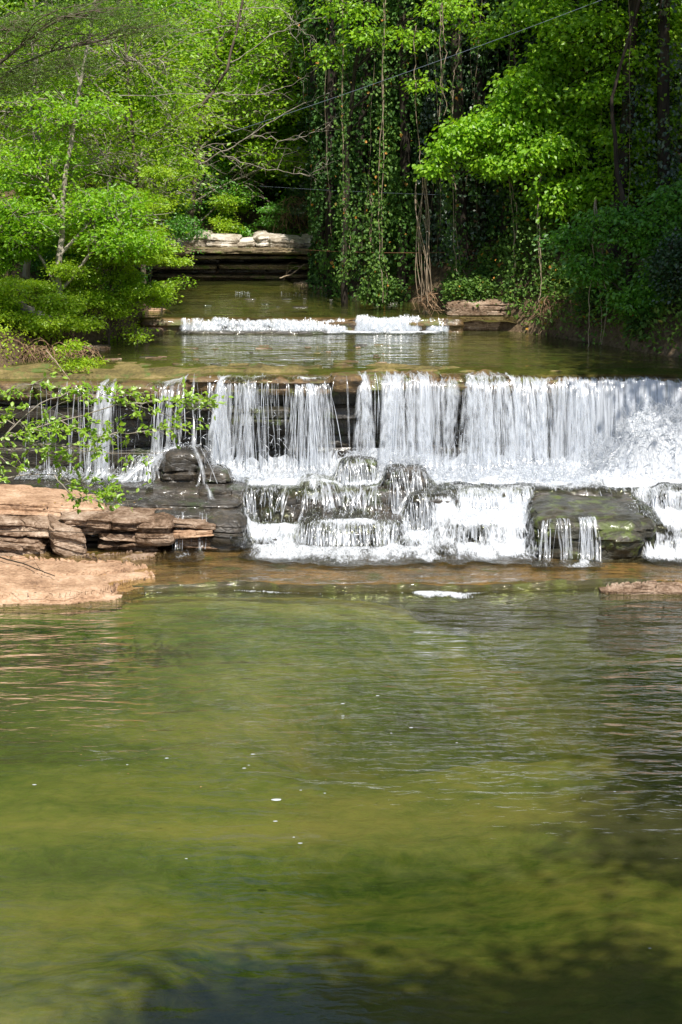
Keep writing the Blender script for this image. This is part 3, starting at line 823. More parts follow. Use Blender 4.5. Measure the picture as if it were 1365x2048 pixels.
# ------------------------------------------------------------------ falling water
GX0, GX1, GY0, GY1, GS = -5.4, 8.0, 24.6, 30.0, 0.022
gxs = np.arange(GX0, GX1, GS); gys = np.arange(GY0, GY1, GS)
Hm = np.full((len(gys), len(gxs)), -0.3)
for V_, F_ in rocks:
    x0, x1, y0, y1 = V_[:, 0].min(), V_[:, 0].max(), V_[:, 1].min(), V_[:, 1].max()
    # splat quads by subdividing to points: dense enough as rock grids are finer than 5 cm
    q = V_[F_]
    for a in (0, .33, .66, 1):
        for b in (0, .33, .66, 1):
            p = (q[:, 0] * (1 - a) + q[:, 1] * a) * (1 - b) + (q[:, 3] * (1 - a) + q[:, 2] * a) * b
            ix = ((p[:, 0] - GX0) / GS).astype(int); iy = ((p[:, 1] - GY0) / GS).astype(int)
            k = (ix >= 0) & (ix < len(gxs)) & (iy >= 0) & (iy < len(gys))
            np.maximum.at(Hm, (iy[k], ix[k]), p[k, 2])

def blur(a, r, it=2):
    for _ in range(it):
        for ax in (0, 1):
            pad = [(0, 0), (0, 0)]; pad[ax] = (r + 1, r)
            c = np.cumsum(np.pad(a, pad, mode='edge'), axis=ax)
            n = a.shape[ax]
            s1 = np.take(c, np.arange(2 * r + 1, 2 * r + 1 + n), axis=ax); s0 = np.take(c, np.arange(0, n), axis=ax)
            a = (s1 - s0) / (2 * r + 1)
    return a
Hs = blur(Hm, 1, 1)
GXX, GYY = np.meshgrid(gxs, gys)
# the foaming basin at the foot of the fall fills the hollows between the boulders
bas = .58 + (GYY - 27.1) * .23 + .05 * fbm(np.stack([GXX * 1.5, GYY * 1.5, 0 * GXX], -1).reshape(-1, 3), 801, 3).reshape(GXX.shape)
bas = np.minimum(bas, .90)
front = 27.3 + .42 * fbm(np.stack([GXX * 1.3, 0 * GXX, 0 * GXX], -1).reshape(-1, 3), 802, 3).reshape(GXX.shape)
inb = (GYY > front) & (GYY < 28.75) & (GXX > X(380, 27.8))
inl = (GYY > 27.9) & (GYY < 28.75) & (GXX <= X(380, 27.8)) & (GXX > -4.9)
bas = np.where(inl, .71, bas)
stp = .05 * fbm(np.stack([GXX * 2.2, 0 * GXX, 0 * GXX], -1).reshape(-1, 3), 803, 3).reshape(GXX.shape)
apr = np.interp(GYY + 5 * stp, [25.35, 25.75, 25.95, 26.3, 26.45, 26.8, 26.95, 27.3], [.09, .10, .16, .22, .32, .38, .48, .58])
slope = smooth(25.4, 27.25, GYY)                                # white apron falling to the shelf
ap_m = np.maximum(smooth(X(845, 26.5), X(880, 26.5), GXX) * smooth(X(1075, 26.5), X(1055, 26.5), GXX), smooth(X(1275, 26.5), X(1300, 26.5), GXX))
Hw = np.maximum(Hs, np.where(inb | inl, bas, -1))
ap_z = np.maximum(apr * ap_m + .10 * (1 - ap_m), .1)
Hw = np.maximum(Hw, np.where(GYY < 27.3, ap_z, -1))
Hw = np.maximum(Hw, np.where(GYY > 24.3, .095, -1))

def samp(A, x, y):
    fx = np.clip((x - GX0) / GS, 0, len(gxs) - 2.001); fy = np.clip((y - GY0) / GS, 0, len(gys) - 2.001)
    ix = fx.astype(int); iy = fy.astype(int); fx = fx - ix; fy = fy - iy
    return (A[iy, ix] * (1 - fx) + A[iy, ix + 1] * fx) * (1 - fy) + (A[iy + 1, ix] * (1 - fx) + A[iy + 1, ix + 1] * fx) * fy

Hn = blur(Hw, 2, 1)
NGy, NGx = np.gradient(Hn, GS)
nr = np.random.RandomState(7)

def simulate(x, y, vx, vy, vz=0, steps=150, dt=.012, every=4, drag=2.2, z=None, turb=.6):
    n = len(x)
    p = np.stack([x, y, (samp(Hn, x, y) + .015) if z is None else z], -1)
    v = np.stack([vx, vy, np.zeros(n) + vz], -1)
    path, hit = [p.copy()], [np.ones(n, bool)]
    for s in range(steps):
        v[:, 2] -= 9.8 * dt
        p = p + v * dt
        h = samp(Hn, p[:, 0], p[:, 1])
        con = p[:, 2] < h + .012
        gxx, gyy = samp(NGx, p[:, 0], p[:, 1]), samp(NGy, p[:, 0], p[:, 1])
        nn = unit(np.stack([-np.clip(gxx, -3, 3), -np.clip(gyy, -3, 3), np.ones(n)], -1))
        vn = (v * nn).sum(-1)
        fix = con & (vn < 0)
        v[fix] -= (1.12 * vn[fix])[:, None] * nn[fix]
        v[con] *= (1 - drag * dt)
        v[con] += nr.randn(con.sum(), 3) * [turb, turb * .6, .12] * dt * 8
        v[con, 1] -= 1.2 * dt
        p[con, 2] = np.maximum(p[con, 2], h[con] + .010)
        if (s + 1) % every == 0:
            path.append(p.copy()); hit.append(con)
    return np.stack(path, 1), np.stack(hit, 1)

def ribbons(path, width, seed):
    """soft-edged strips that follow the paths, faced outward from the fall"""
    n, k, _ = path.shape
    tan = unit(np.gradient(path, axis=1))
    wd = unit(np.cross(tan, np.array([0, -.75, .62])[None, None]))
    wv = width
    L_, R_ = path - wd * wv[..., None] / 2, path + wd * wv[..., None] / 2
    mid = path + np.cross(wd, tan) * wv[..., None] * .25
    V_ = np.stack([L_, mid, R_], 2)                       # n,k,3,3
    ln = np.concatenate([np.zeros((n, 1)), np.cumsum(np.linalg.norm(np.diff(path, axis=1), axis=-1), 1)], 1)
    sd = np.random.RandomState(seed).rand(n)
    fl = np.zeros((n, k, 3, 3))
    fl[..., 0] = np.array([0, .5, 1]); fl[..., 1] = ln[:, :, None]; fl[..., 2] = sd[:, None, None]
    i = np.arange(n * k * 3).reshape(n, k, 3)
    F_ = np.stack([i[:, :-1, :-1], i[:, :-1, 1:], i[:, 1:, 1:], i[:, 1:, :-1]], -1)
    return V_.reshape(-1, 3), F_, fl.reshape(-1, 3)

def tubes(path, rad, sides=3):
    n, k, _ = path.shape
    tan = unit(np.gradient(path, axis=1))
    ref = np.where(np.abs(tan[..., 2:3]) > .8, np.array([1., .1, 0]), np.array([.1, 0, 1.]))
    a = unit(np.cross(tan, ref)); b = np.cross(tan, a)
    th = np.arange(sides) * 2 * math.pi / sides
    V_ = path[:, :, None] + (a[:, :, None] * np.cos(th)[:, None] + b[:, :, None] * np.sin(th)[:, None]) * rad[:, :, None, None]
    i = np.arange(n * k * sides).reshape(n, k, sides)
    j = np.roll(i, -1, 2)
    F_ = np.stack([i[:, :-1], j[:, :-1], j[:, 1:], i[:, 1:]], -1)
    return V_.reshape(-1, 3), F_

dens = np.zeros_like(Hn)
def deposit(path, hit, w=1.0):
    p = path[hit]
    ix = np.clip(((p[:, 0] - GX0) / GS).astype(int), 0, len(gxs) - 1); iy = np.clip(((p[:, 1] - GY0) / GS).astype(int), 0, len(gys) - 1)
    np.add.at(dens, (iy, ix), w)

bare_tops = [(600, 810, 26.5, 27.4, .06), (488, 600, 26.7, 27.4, .2), (682, 762, 27.5, 28.1, .15), (775, 860, 27.3, 28.0, .1), (815, 925, 26.75, 27.45, .25), (925, 1015, 26.95, 27.4, .35), (1060, 1318, 25.5, 27.2, .04), (330, 415, 27.7, 28.4, .1), (392, 462, 27.4, 28.1, .15), (120, 490, 26.0, 27.95, .05), (596, 680, 27.4, 27.9, .5), (1325, 1420, 26.9, 27.5, .2)]
def trim(path, hit, maxrun, drop=0.0):
    """a strand stops moving a few steps after it has come to rest: fold the tail onto its end"""
    c = np.cumsum(hit & (path[..., 2] <= path[:, :1, 2] - drop), 1)
    live = c <= maxrun[:, None]
    low = np.cumsum(path[..., 2] < .20, 1)
    live &= low <= 2
    xx_ = path[..., 0] / 27.0 * F + 682.5
    on_top = np.zeros(hit.shape, bool)
    for (a_, b_, y0_, y1_, f_) in bare_tops:
        if f_ <= .25:
            on_top |= (xx_ > a_) & (xx_ < b_) & (path[..., 1] > y0_ + .08) & (path[..., 1] < y1_ - .1)
    live &= np.cumsum(on_top & hit, 1) <= nr.randint(0, 4, (len(path), 1))
    live &= (live.sum(1) > 5)[:, None]
    live[:, 0] = True
    last = np.maximum(live.sum(1) - 1, 1)
    idx = np.minimum(np.arange(path.shape[1])[None], last[:, None])
    return np.take_along_axis(path, idx[..., None], 1), live

def stream(parent, name, path, hit, seed, wmin, wmax, rmin, rmax, soft=.55, maxrun=(6, 26), label=None, child='strands', lipfade=False):
    deposit(path, hit)
    n, k, _ = path.shape
    path, live = trim(path, hit, nr.randint(maxrun[0], maxrun[1], n), .35 if lipfade else 0)
    s = np.random.RandomState(seed)
    pick = s.rand(n) < soft
    t = np.linspace(0, 1, k)[None]
    wob = .65 + .5 * vnoise(np.stack([np.repeat(s.rand(n)[:, None] * 90, k, 1), t * 7 + 0 * path[..., 0], 0 * path[..., 0]], -1).reshape(-1, 3), seed).reshape(n, k)
    top = None
    if pick.any():
        w = (wmin + (wmax - wmin) * s.rand(pick.sum())[:, None] ** 2) * wob[pick] * (1 + 1.3 * t) * live[pick]
        if lipfade:
            w = w * np.clip((path[pick][:, :1, 2] - path[pick][..., 2]) / (.02 + .10 * s.rand(pick.sum())[:, None]), .05, 1)
        V_, F_, fl = ribbons(path[pick], w, seed)
        F_ = F_[live[pick][:, 1:]].reshape(-1, 4)
        top = build(name, V_, F_, M['white_soft'], parent, uv=fl, label=label, kind=None)
    hp = ~pick
    if hp.any():
        br = vnoise(np.stack([np.repeat(s.rand(n)[:, None] * 90, k, 1), t * 16 + 0 * path[..., 0], 0 * path[..., 0] + 3], -1).reshape(-1, 3), seed + 1).reshape(n, k)
        r = (rmin + (rmax - rmin) * s.rand(hp.sum())[:, None] ** 2.5) * np.clip(.55 + 1.2 * br[hp], 0, 1.3) * live[hp]
        if lipfade:
            r = r * np.clip((path[hp][:, :1, 2] - path[hp][..., 2]) / (.02 + .10 * s.rand(hp.sum())[:, None]), .05, 1)
        V_, F_ = tubes(path[hp], r)
        F_ = F_[live[hp][:, 1:] & (np.maximum(r[:, 1:], r[:, :-1]) > 3e-4)].reshape(-1, 4)
        build(child if top else name, V_, F_, M['white'], top or parent, kind='stuff')
    return top

fall = thing('main_waterfall', 'tall main waterfall of white streams dropping across the full width of the picture', 'waterfall', (1, 28.5, .7))
# every separate stream of the fall: (pixel columns at the lip, strands per pixel, what it looks like)
streams = [
    (60, 150, .42, 'thin sparse trickles at the far left end'), (150, 200, .5, 'loose bunch of thin trickles'),
    (203, 238, 2.6, 'narrow strong column behind the leafy branch'), (240, 300, .4, 'scattered thin trickles'),
    (300, 330, 1.3, 'faint veil beside the dark recess'), (354, 392, 1.7, 'slanting veil left of the mossy step'),
    (400, 430, .8, 'thin strands over the mossy step'), (432, 474, 3.2, 'broad bright stream over the mossy step'),
    (474, 545, 2.9, 'fan of bright streams breaking into strands'), (545, 575, .7, 'fine threads between two streams'),
    (590, 655, 4.4, 'solid bright column right of the mossy step'), (655, 712, .22, 'few falling drops in the dark gap'),
    (714, 733, 1.8, 'single slim stream'), (738, 762, .8, 'fine threads beside the slim stream'),
    (762, 880, 3.0, 'left part of the wide curtain'), (880, 1010, 3.2, 'middle of the wide curtain'),
    (1010, 1160, 3.4, 'smooth curtain before the white mass'), (1160, 1420, 4.6, 'heavy white curtain at the right edge'),
    (1420, 1720, 2.0, None)]
for i, (a, b, w, lab) in enumerate(streams):
    n = max(6, int((b - a) * w * (.5 if b < 760 else .5)))
    cl_ = nr.rand(n)
    px = a + (b - a) * cl_
    # strands gather into ropes
    rope = np.round(px / 13) * 13 + 6 * np.sin(np.round(px / 13) * 7.1)
    px = px + (rope - px) * (.95 * nr.rand(n) ** .7)
    kp_ = nr.rand(n) < np.clip(.75 + .9 * vnoise(np.stack([px / 38, 0 * px, 0 * px], -1), 515), .12, 1)
    px = px[kp_]; n = len(px)
    y0 = np.full(n, 28.98)
    x0 = (px - 682.5) / F * 28.7
    big = a >= 1100
    pth, ht = simulate(x0, y0, nr.randn(n) * .05, -(.85 + .3 * vnoise(np.stack([px / 30, 0 * px, 0 * px], -1), 517) + .30 * nr.rand(n)) - (.3 if big else 0), steps=104, every=4)
    # keep the moving share only from the lip on
    if b - a < 60 and w > 1.5 or a > 700:
        wm = (.010, .13)
    else:
        wm = (.010, .03)
    stream(fall, 'water_stream', pth, ht, 900 + i, wm[0], wm[1], .0015, .0085, soft=.60, maxrun=(2, 9), lipfade=True, label=(lab + ' of the main fall') if lab else None)

# joined sheets of water between the strands
def sheet(a, b, seed, amt, label, nx, lip=2.19):
    t = np.linspace(0, 1, 26)
    xs_ = np.linspace(X(a, 28.6), X(b, 28.6), nx)
    gx, gt = np.meshgrid(xs_, t)
    fold = vnoise(np.stack([gx * 3.1, 0 * gx, 0 * gx], -1).reshape(-1, 3), seed).reshape(gx.shape)
    f2 = vnoise(np.stack([gx * 17, gt * 1.5, 0 * gx], -1).reshape(-1, 3), seed + 1).reshape(gx.shape)
    T_ = .53
    y = 28.56 - (.62 + .22 * fold) * T_ * gt + .025 * f2 * gt
    z = lip - .05 * np.abs(fold) - .03 * np.abs(f2) - 4.9 * (T_ * gt) ** 2 - .25 * gt * T_
    x = gx + .03 * gt * vnoise(np.stack([gx * 9, 0 * gx, 0 * gx], -1).reshape(-1, 3), seed + 2).reshape(gx.shape)
    px_ = gx / 28.6 * F + 682.5
    den = np.interp(px_, amt[0], amt[1]) + .16 * vnoise(np.stack([gx * 4.3, gt * .8, 0 * gx], -1).reshape(-1, 3), seed + 3).reshape(gx.shape)
    edge = smooth(0, 12, px_ - a) * smooth(0, 12, b - px_) * smooth(0, .08, gt)
    i = np.arange(gx.size).reshape(gx.shape)
    Fs = np.stack([i[:-1, :-1], i[:-1, 1:], i[1:, 1:], i[1:, :-1]], -1).reshape(-1, 4)
    build('water_sheet', np.stack([x, y, z], -1).reshape(-1, 3), Fs, M['sheet'], fall, attrs={'foam': (np.clip(den, 0, 1) * edge).ravel()}, label=label)
def sheet_mat():
    N = NT('joined_falling_water')
    a = N.n('Attribute', attribute_name='foam').outputs['Fac']
    n1 = N.noise(N.pos((30, 2, 1.3)), 1.0, 3, 0.6, 0.3)
    n2 = N.noise(N.pos((9, 1, .7)), 1.0, 2, 0.5, 0.3)
    n3 = N.noise(N.pos((70, 3, 4)), 1.0, 2, 0.5)
    nn = N.math('ADD', N.math('MULTIPLY', n1, 0.5), N.math('ADD', N.math('MULTIPLY', n2, 0.3), N.math('MULTIPLY', n3, 0.2)))
    sfac = N.math('ADD', a, N.math('MULTIPLY', N.math('SUBTRACT', nn, 0.5), 2.6))
    al = N.math('MULTIPLY', N.ramp(sfac, [(0.30, 0.0), (0.95, 1.0)]), N.ramp(a, [(0.0, 0.0), (0.12, 1.0)]))
    b = N.n('Bump', {'Height': nn, 'Strength': 0.9, 'Distance': 0.05})
    df = N.n('BsdfDiffuse', {'Color': (0.74, 0.77, 0.82, 1), 'Normal': b.outputs[0]})
    tl = N.n('BsdfTranslucent', {'Color': (0.75, 0.82, 0.9, 1)})
    m1 = N.n('MixShader', {0: 0.3, 1: df.outputs[0], 2: tl.outputs[0]})
    gl = N.n('BsdfGlossy', {'Roughness': 0.12, 'Normal': b.outputs[0]})
    m2 = N.n('MixShader', {0: 0.12, 1: m1.outputs[0], 2: gl.outputs[0]})
    tr = N.n('BsdfTransparent', {})
    mx = N.n('MixShader', {0: al, 1: tr.outputs[0], 2: m2.outputs[0]})
    N.L(mx.outputs[0], N.out.inputs[0])
    return N.m
M['sheet'] = sheet_mat()
sheet(756, 1200, 1010, ([756, 800, 880, 950, 1080, 1150, 1200], [.40, .50, .56, .42, .34, .50, .62]), 'joined veil of the wide curtain', 560)
sheet(1190, 1720, 1020, ([1190, 1250, 1365, 1720], [.62, .75, .8, .7]), 'heavy joined sheet at the right edge', 500)
sheet(590, 657, 1030, ([590, 600, 645, 657], [.3, .55, .55, .3]), 'joined core of the solid bright column', 90)
sheet(432, 548, 1040, ([432, 450, 470, 490, 530, 548], [.3, .45, .35, .40, .4, .2]), 'joined core of the fan of streams', 140)
sheet(203, 238, 1050, ([203, 210, 232, 238], [.2, .4, .4, .2]), 'joined core of the narrow left column', 60, 2.10)

casc = thing('lower_cascade', 'broken white cascade tumbling over dark boulders from the main fall to the shallows', 'cascade', (1, 26.8, .1))
sec = [(400, 480, 27.9, 2.6, 'white water running down beside the left mound'), (225, 300, 28.2, 3.0, 'white tangle spilling at the left of the dark mound'),
       (470, 610, 27.85, 5.0, 'frothy steps left of the middle slab'), (600, 700, 27.75, 4.2, 'white streams over the dome boulder'),
       (690, 780, 27.75, 3.6, 'white streams between the two rounded boulders'),
       (780, 900, 27.3, 1.8, 'thin veils over the middle slab'), (855, 960, 27.2, 7.0, 'left half of the wide white chute'),
       (960, 1072, 27.2, 7.0, 'right half of the wide white chute'), (1085, 1150, 25.62, .7, 'thin strings dripping off the broad boulder'), (1165, 1200, 25.66, 2.6, 'small bright spill over the broad boulder'),
       (1278, 1420, 27.2, 6.0, 'white chute at the right edge past the broad boulder'),
       (600, 800, 26.42, 2.6, 'row of short streams off the middle slab'), (478, 605, 26.8, 3.2, 'low white spill beside the small brown slab'),
       (800, 880, 26.9, 2.6, 'spill off the two-humped boulder'), (330, 410, 26.25, .9, 'thin trickle over the dark left slab'), (482, 508, 27.1, 6.0, 'bright narrow chute off the end of the dark left slab')]
for i, (a, b, y_, w, lab) in enumerate(sec):
    n = int((b - a) * w * (.50 if a < 850 else .55))
    px = a + (b - a) * nr.rand(n)
    yy = y_ + nr.rand(n) * .35 - .2 if y_ > 26 else y_ + 0 * px
    x0 = (px - 682.5) / F * yy
    pth, ht = simulate(x0, yy, nr.randn(n) * .16, -(.6 + .5 * nr.rand(n)), vz=nr.rand(n) * .5, steps=96, every=3, drag=1.6, turb=.45)
    stream(casc, 'water_chute', pth, ht, 940 + i, .018, .065, .0015, .007, soft=.58, maxrun=(6, 17), label=lab)

# splashes thrown up where the fall lands: short arcs and droplets
def splashes(parent, n, px0, px1, y0, y1, vz0, vz1, z_extra, seed, spread=.5):
    s = np.random.RandomState(seed)
    px = px0 + (px1 - px0) * s.rand(n); yy = y0 + (y1 - y0) * s.rand(n)
    xx = (px - 682.5) / F * yy
    z0 = samp(Hn, xx, yy) + z_extra * s.rand(n)
    v = np.stack([s.randn(n) * spread, -.25 + s.randn(n) * spread * .6, vz0 + (vz1 - vz0) * s.rand(n)], -1)
    t0 = s.rand(n) * .12
    t = t0[:, None] + np.linspace(0, 1, 5)[None] * (.05 + .08 * s.rand(n))[:, None]
    p = np.stack([xx, yy, z0], -1)[:, None] + v[:, None] * t[..., None]
    p[..., 2] -= 4.9 * t ** 2
    r = (.0015 + .0045 * s.rand(n)[:, None] ** 2) * np.array([.3, .9, 1, .8, .3])
    V_, F_ = tubes(p, r)
    return build('spray', V_, F_.reshape(-1, 4), M['white'], parent, kind='stuff')
splashes(fall, 9000, 760, 1500, 27.6, 28.4, .3, 2.0, .04, 1)
splashes(fall, 5000, 1190, 1520, 27.8, 28.4, .8, 2.8, .35, 2, .7)
splashes(fall, 1600, 430, 760, 27.7, 28.4, .3, 1.6, .03, 3)
splashes(fall, 700, 60, 430, 28.0, 28.5, .2, 1.2, .02, 4)
splashes(casc, 2400, 500, 1075, 26.0, 27.6, .2, .8, .02, 5, .18)
splashes(casc, 800, 1270, 1500, 26.0, 27.4, .2, .8, .02, 6, .2)

# foam skin over wet rock and basin, as thick as the water passing there
D = blur(dens, 2, 2)
D = D / np.percentile(D[D > .01], 82)
ns = fbm(np.stack([GXX * 3.2, GYY * 4, 0 * GXX], -1).reshape(-1, 3), 811, 4).reshape(GXX.shape)
ns2 = fbm(np.stack([GXX * 5, GYY * 1.3, 0 * GXX], -1).reshape(-1, 3), 815, 4).reshape(GXX.shape)
right = smooth(X(560, 27.7), X(860, 27.7), GXX)
foam = np.clip(D * .62, 0, .85)
dry = smooth(.03, .10, Hs - np.where(inb | inl, bas, -1)) * (inb | inl)
foam = foam * (1 - .2 * smooth(X(1080, 27), X(860, 27), GXX))
foam = np.where(inb, np.maximum(foam, (.52 + .48 * right * smooth(27.2, 27.6, GYY)) * (1 - dry)), foam)
foam = np.where(inb & (GXX < X(880, 27.7)), foam + .12 * (1 - dry), foam)
foam = np.where(inl, np.maximum(foam, .34 * (1 - dry)), foam)
ap_on = ap_m * smooth(25.25, 25.7, GYY) * (GYY < 27.4)
foam = np.maximum(foam, (.50 + .8 * ns2) * ap_on)
for (a_, b_, y0_, y1_, f_) in bare_tops:
    inside = smooth(X(a_, 27) - .03, X(a_, 27) + .06, GXX) * smooth(X(b_, 27) + .03, X(b_, 27) - .06, GXX) * smooth(y0_ - .02, y0_ + .08, GYY) * smooth(y1_ + .03, y1_ - .08, GYY)
    foam = foam * (1 - (1 - f_) * inside * np.clip(.9 + 1.0 * ns2, 0, 1))
mass = smooth(X(1170, 28), X(1230, 28), GXX) * (GYY > 27.3)
foam = np.maximum(foam, .92 * mass)
# foam that lies on the shallows where the chutes land
yl_ = np.interp(GXX, [X(p_, 26) for p_ in (440, 780, 850, 1070, 1100, 1260, 1300)], [25.85, 25.85, 24.95, 24.95, 25.4, 25.4, 25.1])
fl_ = smooth(yl_, yl_ + .55, GYY + .35 * ns) * np.clip(.75 + .9 * ns2, .1, 1.2) * (GYY < 26.6)
landing = np.interp(GXX, [X(p_, 26) for p_ in (440, 470, 520, 640, 760, 850, 900, 1060, 1100, 1260, 1290, 1400)], [0, .7, .65, .55, .3, .6, .85, .8, .3, .4, .8, .9])
foam = np.maximum(foam, np.where(Hm < .35, fl_ * landing, 0))
foam = np.where((GYY > 28.62) | (GYY < 24.8), 0, foam)
lump = (.07 * np.maximum(ns, -.3) + .03 * fbm(np.stack([GXX * 11, GYY * 11, 0 * GXX], -1).reshape(-1, 3), 812, 3).reshape(GXX.shape)) * np.clip(foam, 0, 1)
moundz = .34 * np.exp(-((GXX - X(1310, 28)) / .75) ** 2 - ((GYY - 28.1) / .35) ** 2)
Zf = np.maximum(blur(Hw, 2, 1), Hw * .5 + blur(Hw, 2, 1) * .5) + .022 + np.maximum(lump, 0) * 1.0 + lump * .3 + moundz * np.clip(foam, 0, 1) * (1 + .8 * ns)
Zf = np.where(GYY < 26.0, np.maximum(Zf, .118), Zf)
st = 1
idx = np.arange(GXX.size).reshape(GXX.shape)
Fq = np.stack([idx[:-1, :-1], idx[:-1, 1:], idx[1:, 1:], idx[1:, :-1]], -1).reshape(-1, 4)
vis = foam > .05
kp = vis.ravel()[Fq].all(1)
# steep jumps are the backs of drops: the strands show those
dz = Zf.ravel()[Fq]; kp &= ((dz.max(1) - dz.min(1)) < .16) | (GXX.ravel()[Fq[:, 0]] > X(1180, 28))
def foam_part(name, par, sel, label):
    f = Fq[kp & sel]
    used, inv = np.unique(f, return_inverse=True)
    V_ = np.stack([GXX.ravel()[used], GYY.ravel()[used], Zf.ravel()[used]], -1)
    return build(name, V_, inv.reshape(-1, 4), M['foam'], par, attrs={'foam': foam.ravel()[used]}, label=label)
ymid = GYY.ravel()[Fq[:, 0]]
foam_part('foam', fall, ymid > 27.2, 'churning white foam at the foot of the main fall')
foam_part('foam', casc, ymid <= 27.2, 'white foam sliding over the steps onto the brown shallows')

# small foam riffle on the lip of the shelf
s = np.random.RandomState(55)
def droplets(name, label, cat, pts, rad, parent=None):
    """low froth: small flattened bubbles heaped together"""
    n = len(pts)
    base = np.array([[1, 0, 0], [-.5, .87, 0], [-.5, -.87, 0], [0, 0, .8]]) 
    tri = np.array([[0, 1, 3], [1, 2, 3], [2, 0, 3]])
    V_ = pts[:, None] + base[None] * rad[:, None, None]
    F_ = tri[None] + (np.arange(n) * 4)[:, None, None]
    o = build(name, V_.reshape(-1, 3), F_.reshape(-1, 3), M['bubble'], parent)
    return o
gx, gy, Fq3 = grid_mesh(np.linspace(X(190, 24), 6.5, 420), np.linspace(0, 1, 14))
yl = lip_y(gx) - .30 + gy * .26
q3 = np.stack([gx, yl, 0 * gx], -1).reshape(-1, 3)
f3 = .52 * np.exp(-((gy - .62) / .22) ** 2) * np.clip(.55 + 1.1 * fbm(q3 * [1.2, 1, 1], 44, 3).reshape(gx.shape), 0, 1)
z3 = .010 + 0 * gy + .004 * np.maximum(fbm(q3 * 5, 45, 2).reshape(gx.shape), 0)
Fq3 = Fq3[(f3.ravel()[Fq3] > .06).any(1)]
o = build('foam_line', np.stack([gx, yl, z3], -1).reshape(-1, 3), Fq3, M['foam'], attrs={'foam': f3.ravel()})
tag(o, 'broken line of froth where the shallows spill off the brown shelf', 'foam')
c0 = G(885, 1187, 0.0)
gx, gy, Fq3 = grid_mesh(np.linspace(-.55, .55, 50), np.linspace(-.42, .35, 40))
q3 = np.stack([gx, gy, 0 * gx], -1).reshape(-1, 3)
e3 = 1 - (gx / .38) ** 2 - ((gy + .25 * gx) / .20) ** 2 + .9 * fbm(q3 * 3.5, 47, 4).reshape(gx.shape)
f3 = np.clip(.25 + .8 * e3 + .35 * fbm(q3 * 5, 46, 3).reshape(gx.shape), 0, .9)
Fq3 = Fq3[(f3.ravel()[Fq3] > .12).all(1)]
o = build('foam_patch', q3 * [1, 1, 0] + np.stack([c0[0] + 0 * gx, c0[1] - .1 + 0 * gx, .012 + .02 * np.clip(e3, 0, 1)], -1).reshape(-1, 3), Fq3, M['foam'], attrs={'foam': f3.ravel()})
tag(o, 'small bright white foam patch floating at the lip of the shelf', 'foam')

# second fall
up = thing('upper_cascade', 'small wide white cascade between the two upper pools', 'cascade', (-.5, 34.4, 2.24))
def low_fall(px0, px1, n, seed, y_, ztop, zbot, label, gap=.35, big=1.0):
    s = np.random.RandomState(seed)
    px = px0 + (px1 - px0) * s.rand(n)
    dn_ = .5 + .7 * vnoise(np.stack([px / 16, 0 * px, 0 * px], -1), seed)
    px = px[s.rand(n) < np.clip(dn_ + gap, .1, 1)]; n = len(px)
    xx = (px - 682.5) / F * y_
    k = 9
    t = np.linspace(0, 1, k)[None]
    T_ = math.sqrt((ztop - zbot) / 4.9)
    v = .15 + .4 * s.rand(n)[:, None]
    ztop = ztop - .07 * np.clip(vnoise(np.stack([xx * 3, 0 * xx, 0 * xx], -1), seed + 3), 0, 1)[:, None]
    y0 = y_ + .12 * vnoise(np.stack([xx * 1.3, 0 * xx, 0 * xx], -1), 5)[:, None]
    z = ztop + .02 * s.randn(n)[:, None] - (ztop - zbot) * t ** 2
    y = y0 - v * T_ * t
    x = xx[:, None] + s.randn(n)[:, None] * .03 * t
    p = np.stack([x + 0 * t, y, z + .02 * np.sin(t * 9 + s.rand(n)[:, None] * 6)], -1)
    half = int(n * .8)
    w = (.03 + .12 * s.rand(half)[:, None] ** 1.5) * (.6 + .6 * t) * big
    V_, F_, fl = ribbons(p[:half], w, seed)
    o = build('water_stream', V_, F_.reshape(-1, 4), M['white_soft'], up, uv=fl, label=label)
    r = (.001 + .005 * s.rand(n - half)[:, None] ** 2) * (.5 + t) * big
    V_, F_ = tubes(p[half:], r)
    build('strands', V_, F_.reshape(-1, 4), M['white'], o, kind='stuff')
low_fall(366, 440, 160, 21, 34.42, 2.45, 2.25, 'left end of the small cascade', .2)
low_fall(425, 560, 330, 22, 34.42, 2.45, 2.34, 'upper step of the small cascade', .5)
low_fall(550, 690, 330, 24, 34.40, 2.43, 2.27, 'middle step of the small cascade', .5)
low_fall(385, 690, 500, 23, 34.28, 2.33, 2.24, 'lower step of the small cascade', .45)
low_fall(714, 838, 460, 25, 34.45, 2.49, 2.25, 'bright right-hand spill of the small cascade', .6)
low_fall(858, 895, 110, 26, 34.45, 2.46, 2.25, 'short spill right of the mossy stub', .3)
gx, gy, Fq2 = grid_mesh(np.linspace(X(365, 34), X(895, 34), 150), np.linspace(34.02, 34.45, 22))
nn_ = fbm(np.stack([gx * 5, gy * 7, 0 * gx], -1).reshape(-1, 3), 96, 3).reshape(gx.shape)
on = smooth(X(365, 34), X(400, 34), gx) * smooth(X(895, 34), X(870, 34), gx)
build('foam', np.stack([gx, gy, 2.245 + .03 * np.maximum(nn_, 0)], -1).reshape(-1, 3), Fq2, M['foam'], up,
      attrs={'foam': (on * (smooth(34.04, 34.26, gy) * .8 * np.clip(.8 + nn_, 0, 1) + .1)).ravel()})
rf = thing('far_riffle', 'thin line of white riffle crossing the farthest pool', 'riffle', (-1.5, 39, 2.5))
s = np.random.RandomState(77)
for px0, px1, py in ((470, 505, 585), (560, 690, 587)):
    n = 40
    px = px0 + (px1 - px0) * s.rand(n)
    g = np.array([G(a, py + b, 2.495) for a, b in zip(px, s.randn(n) * 1.6)])
    droplets('riffle_froth', None, None, g, .004 + .006 * s.rand(n), rf)['kind'] = 'stuff'

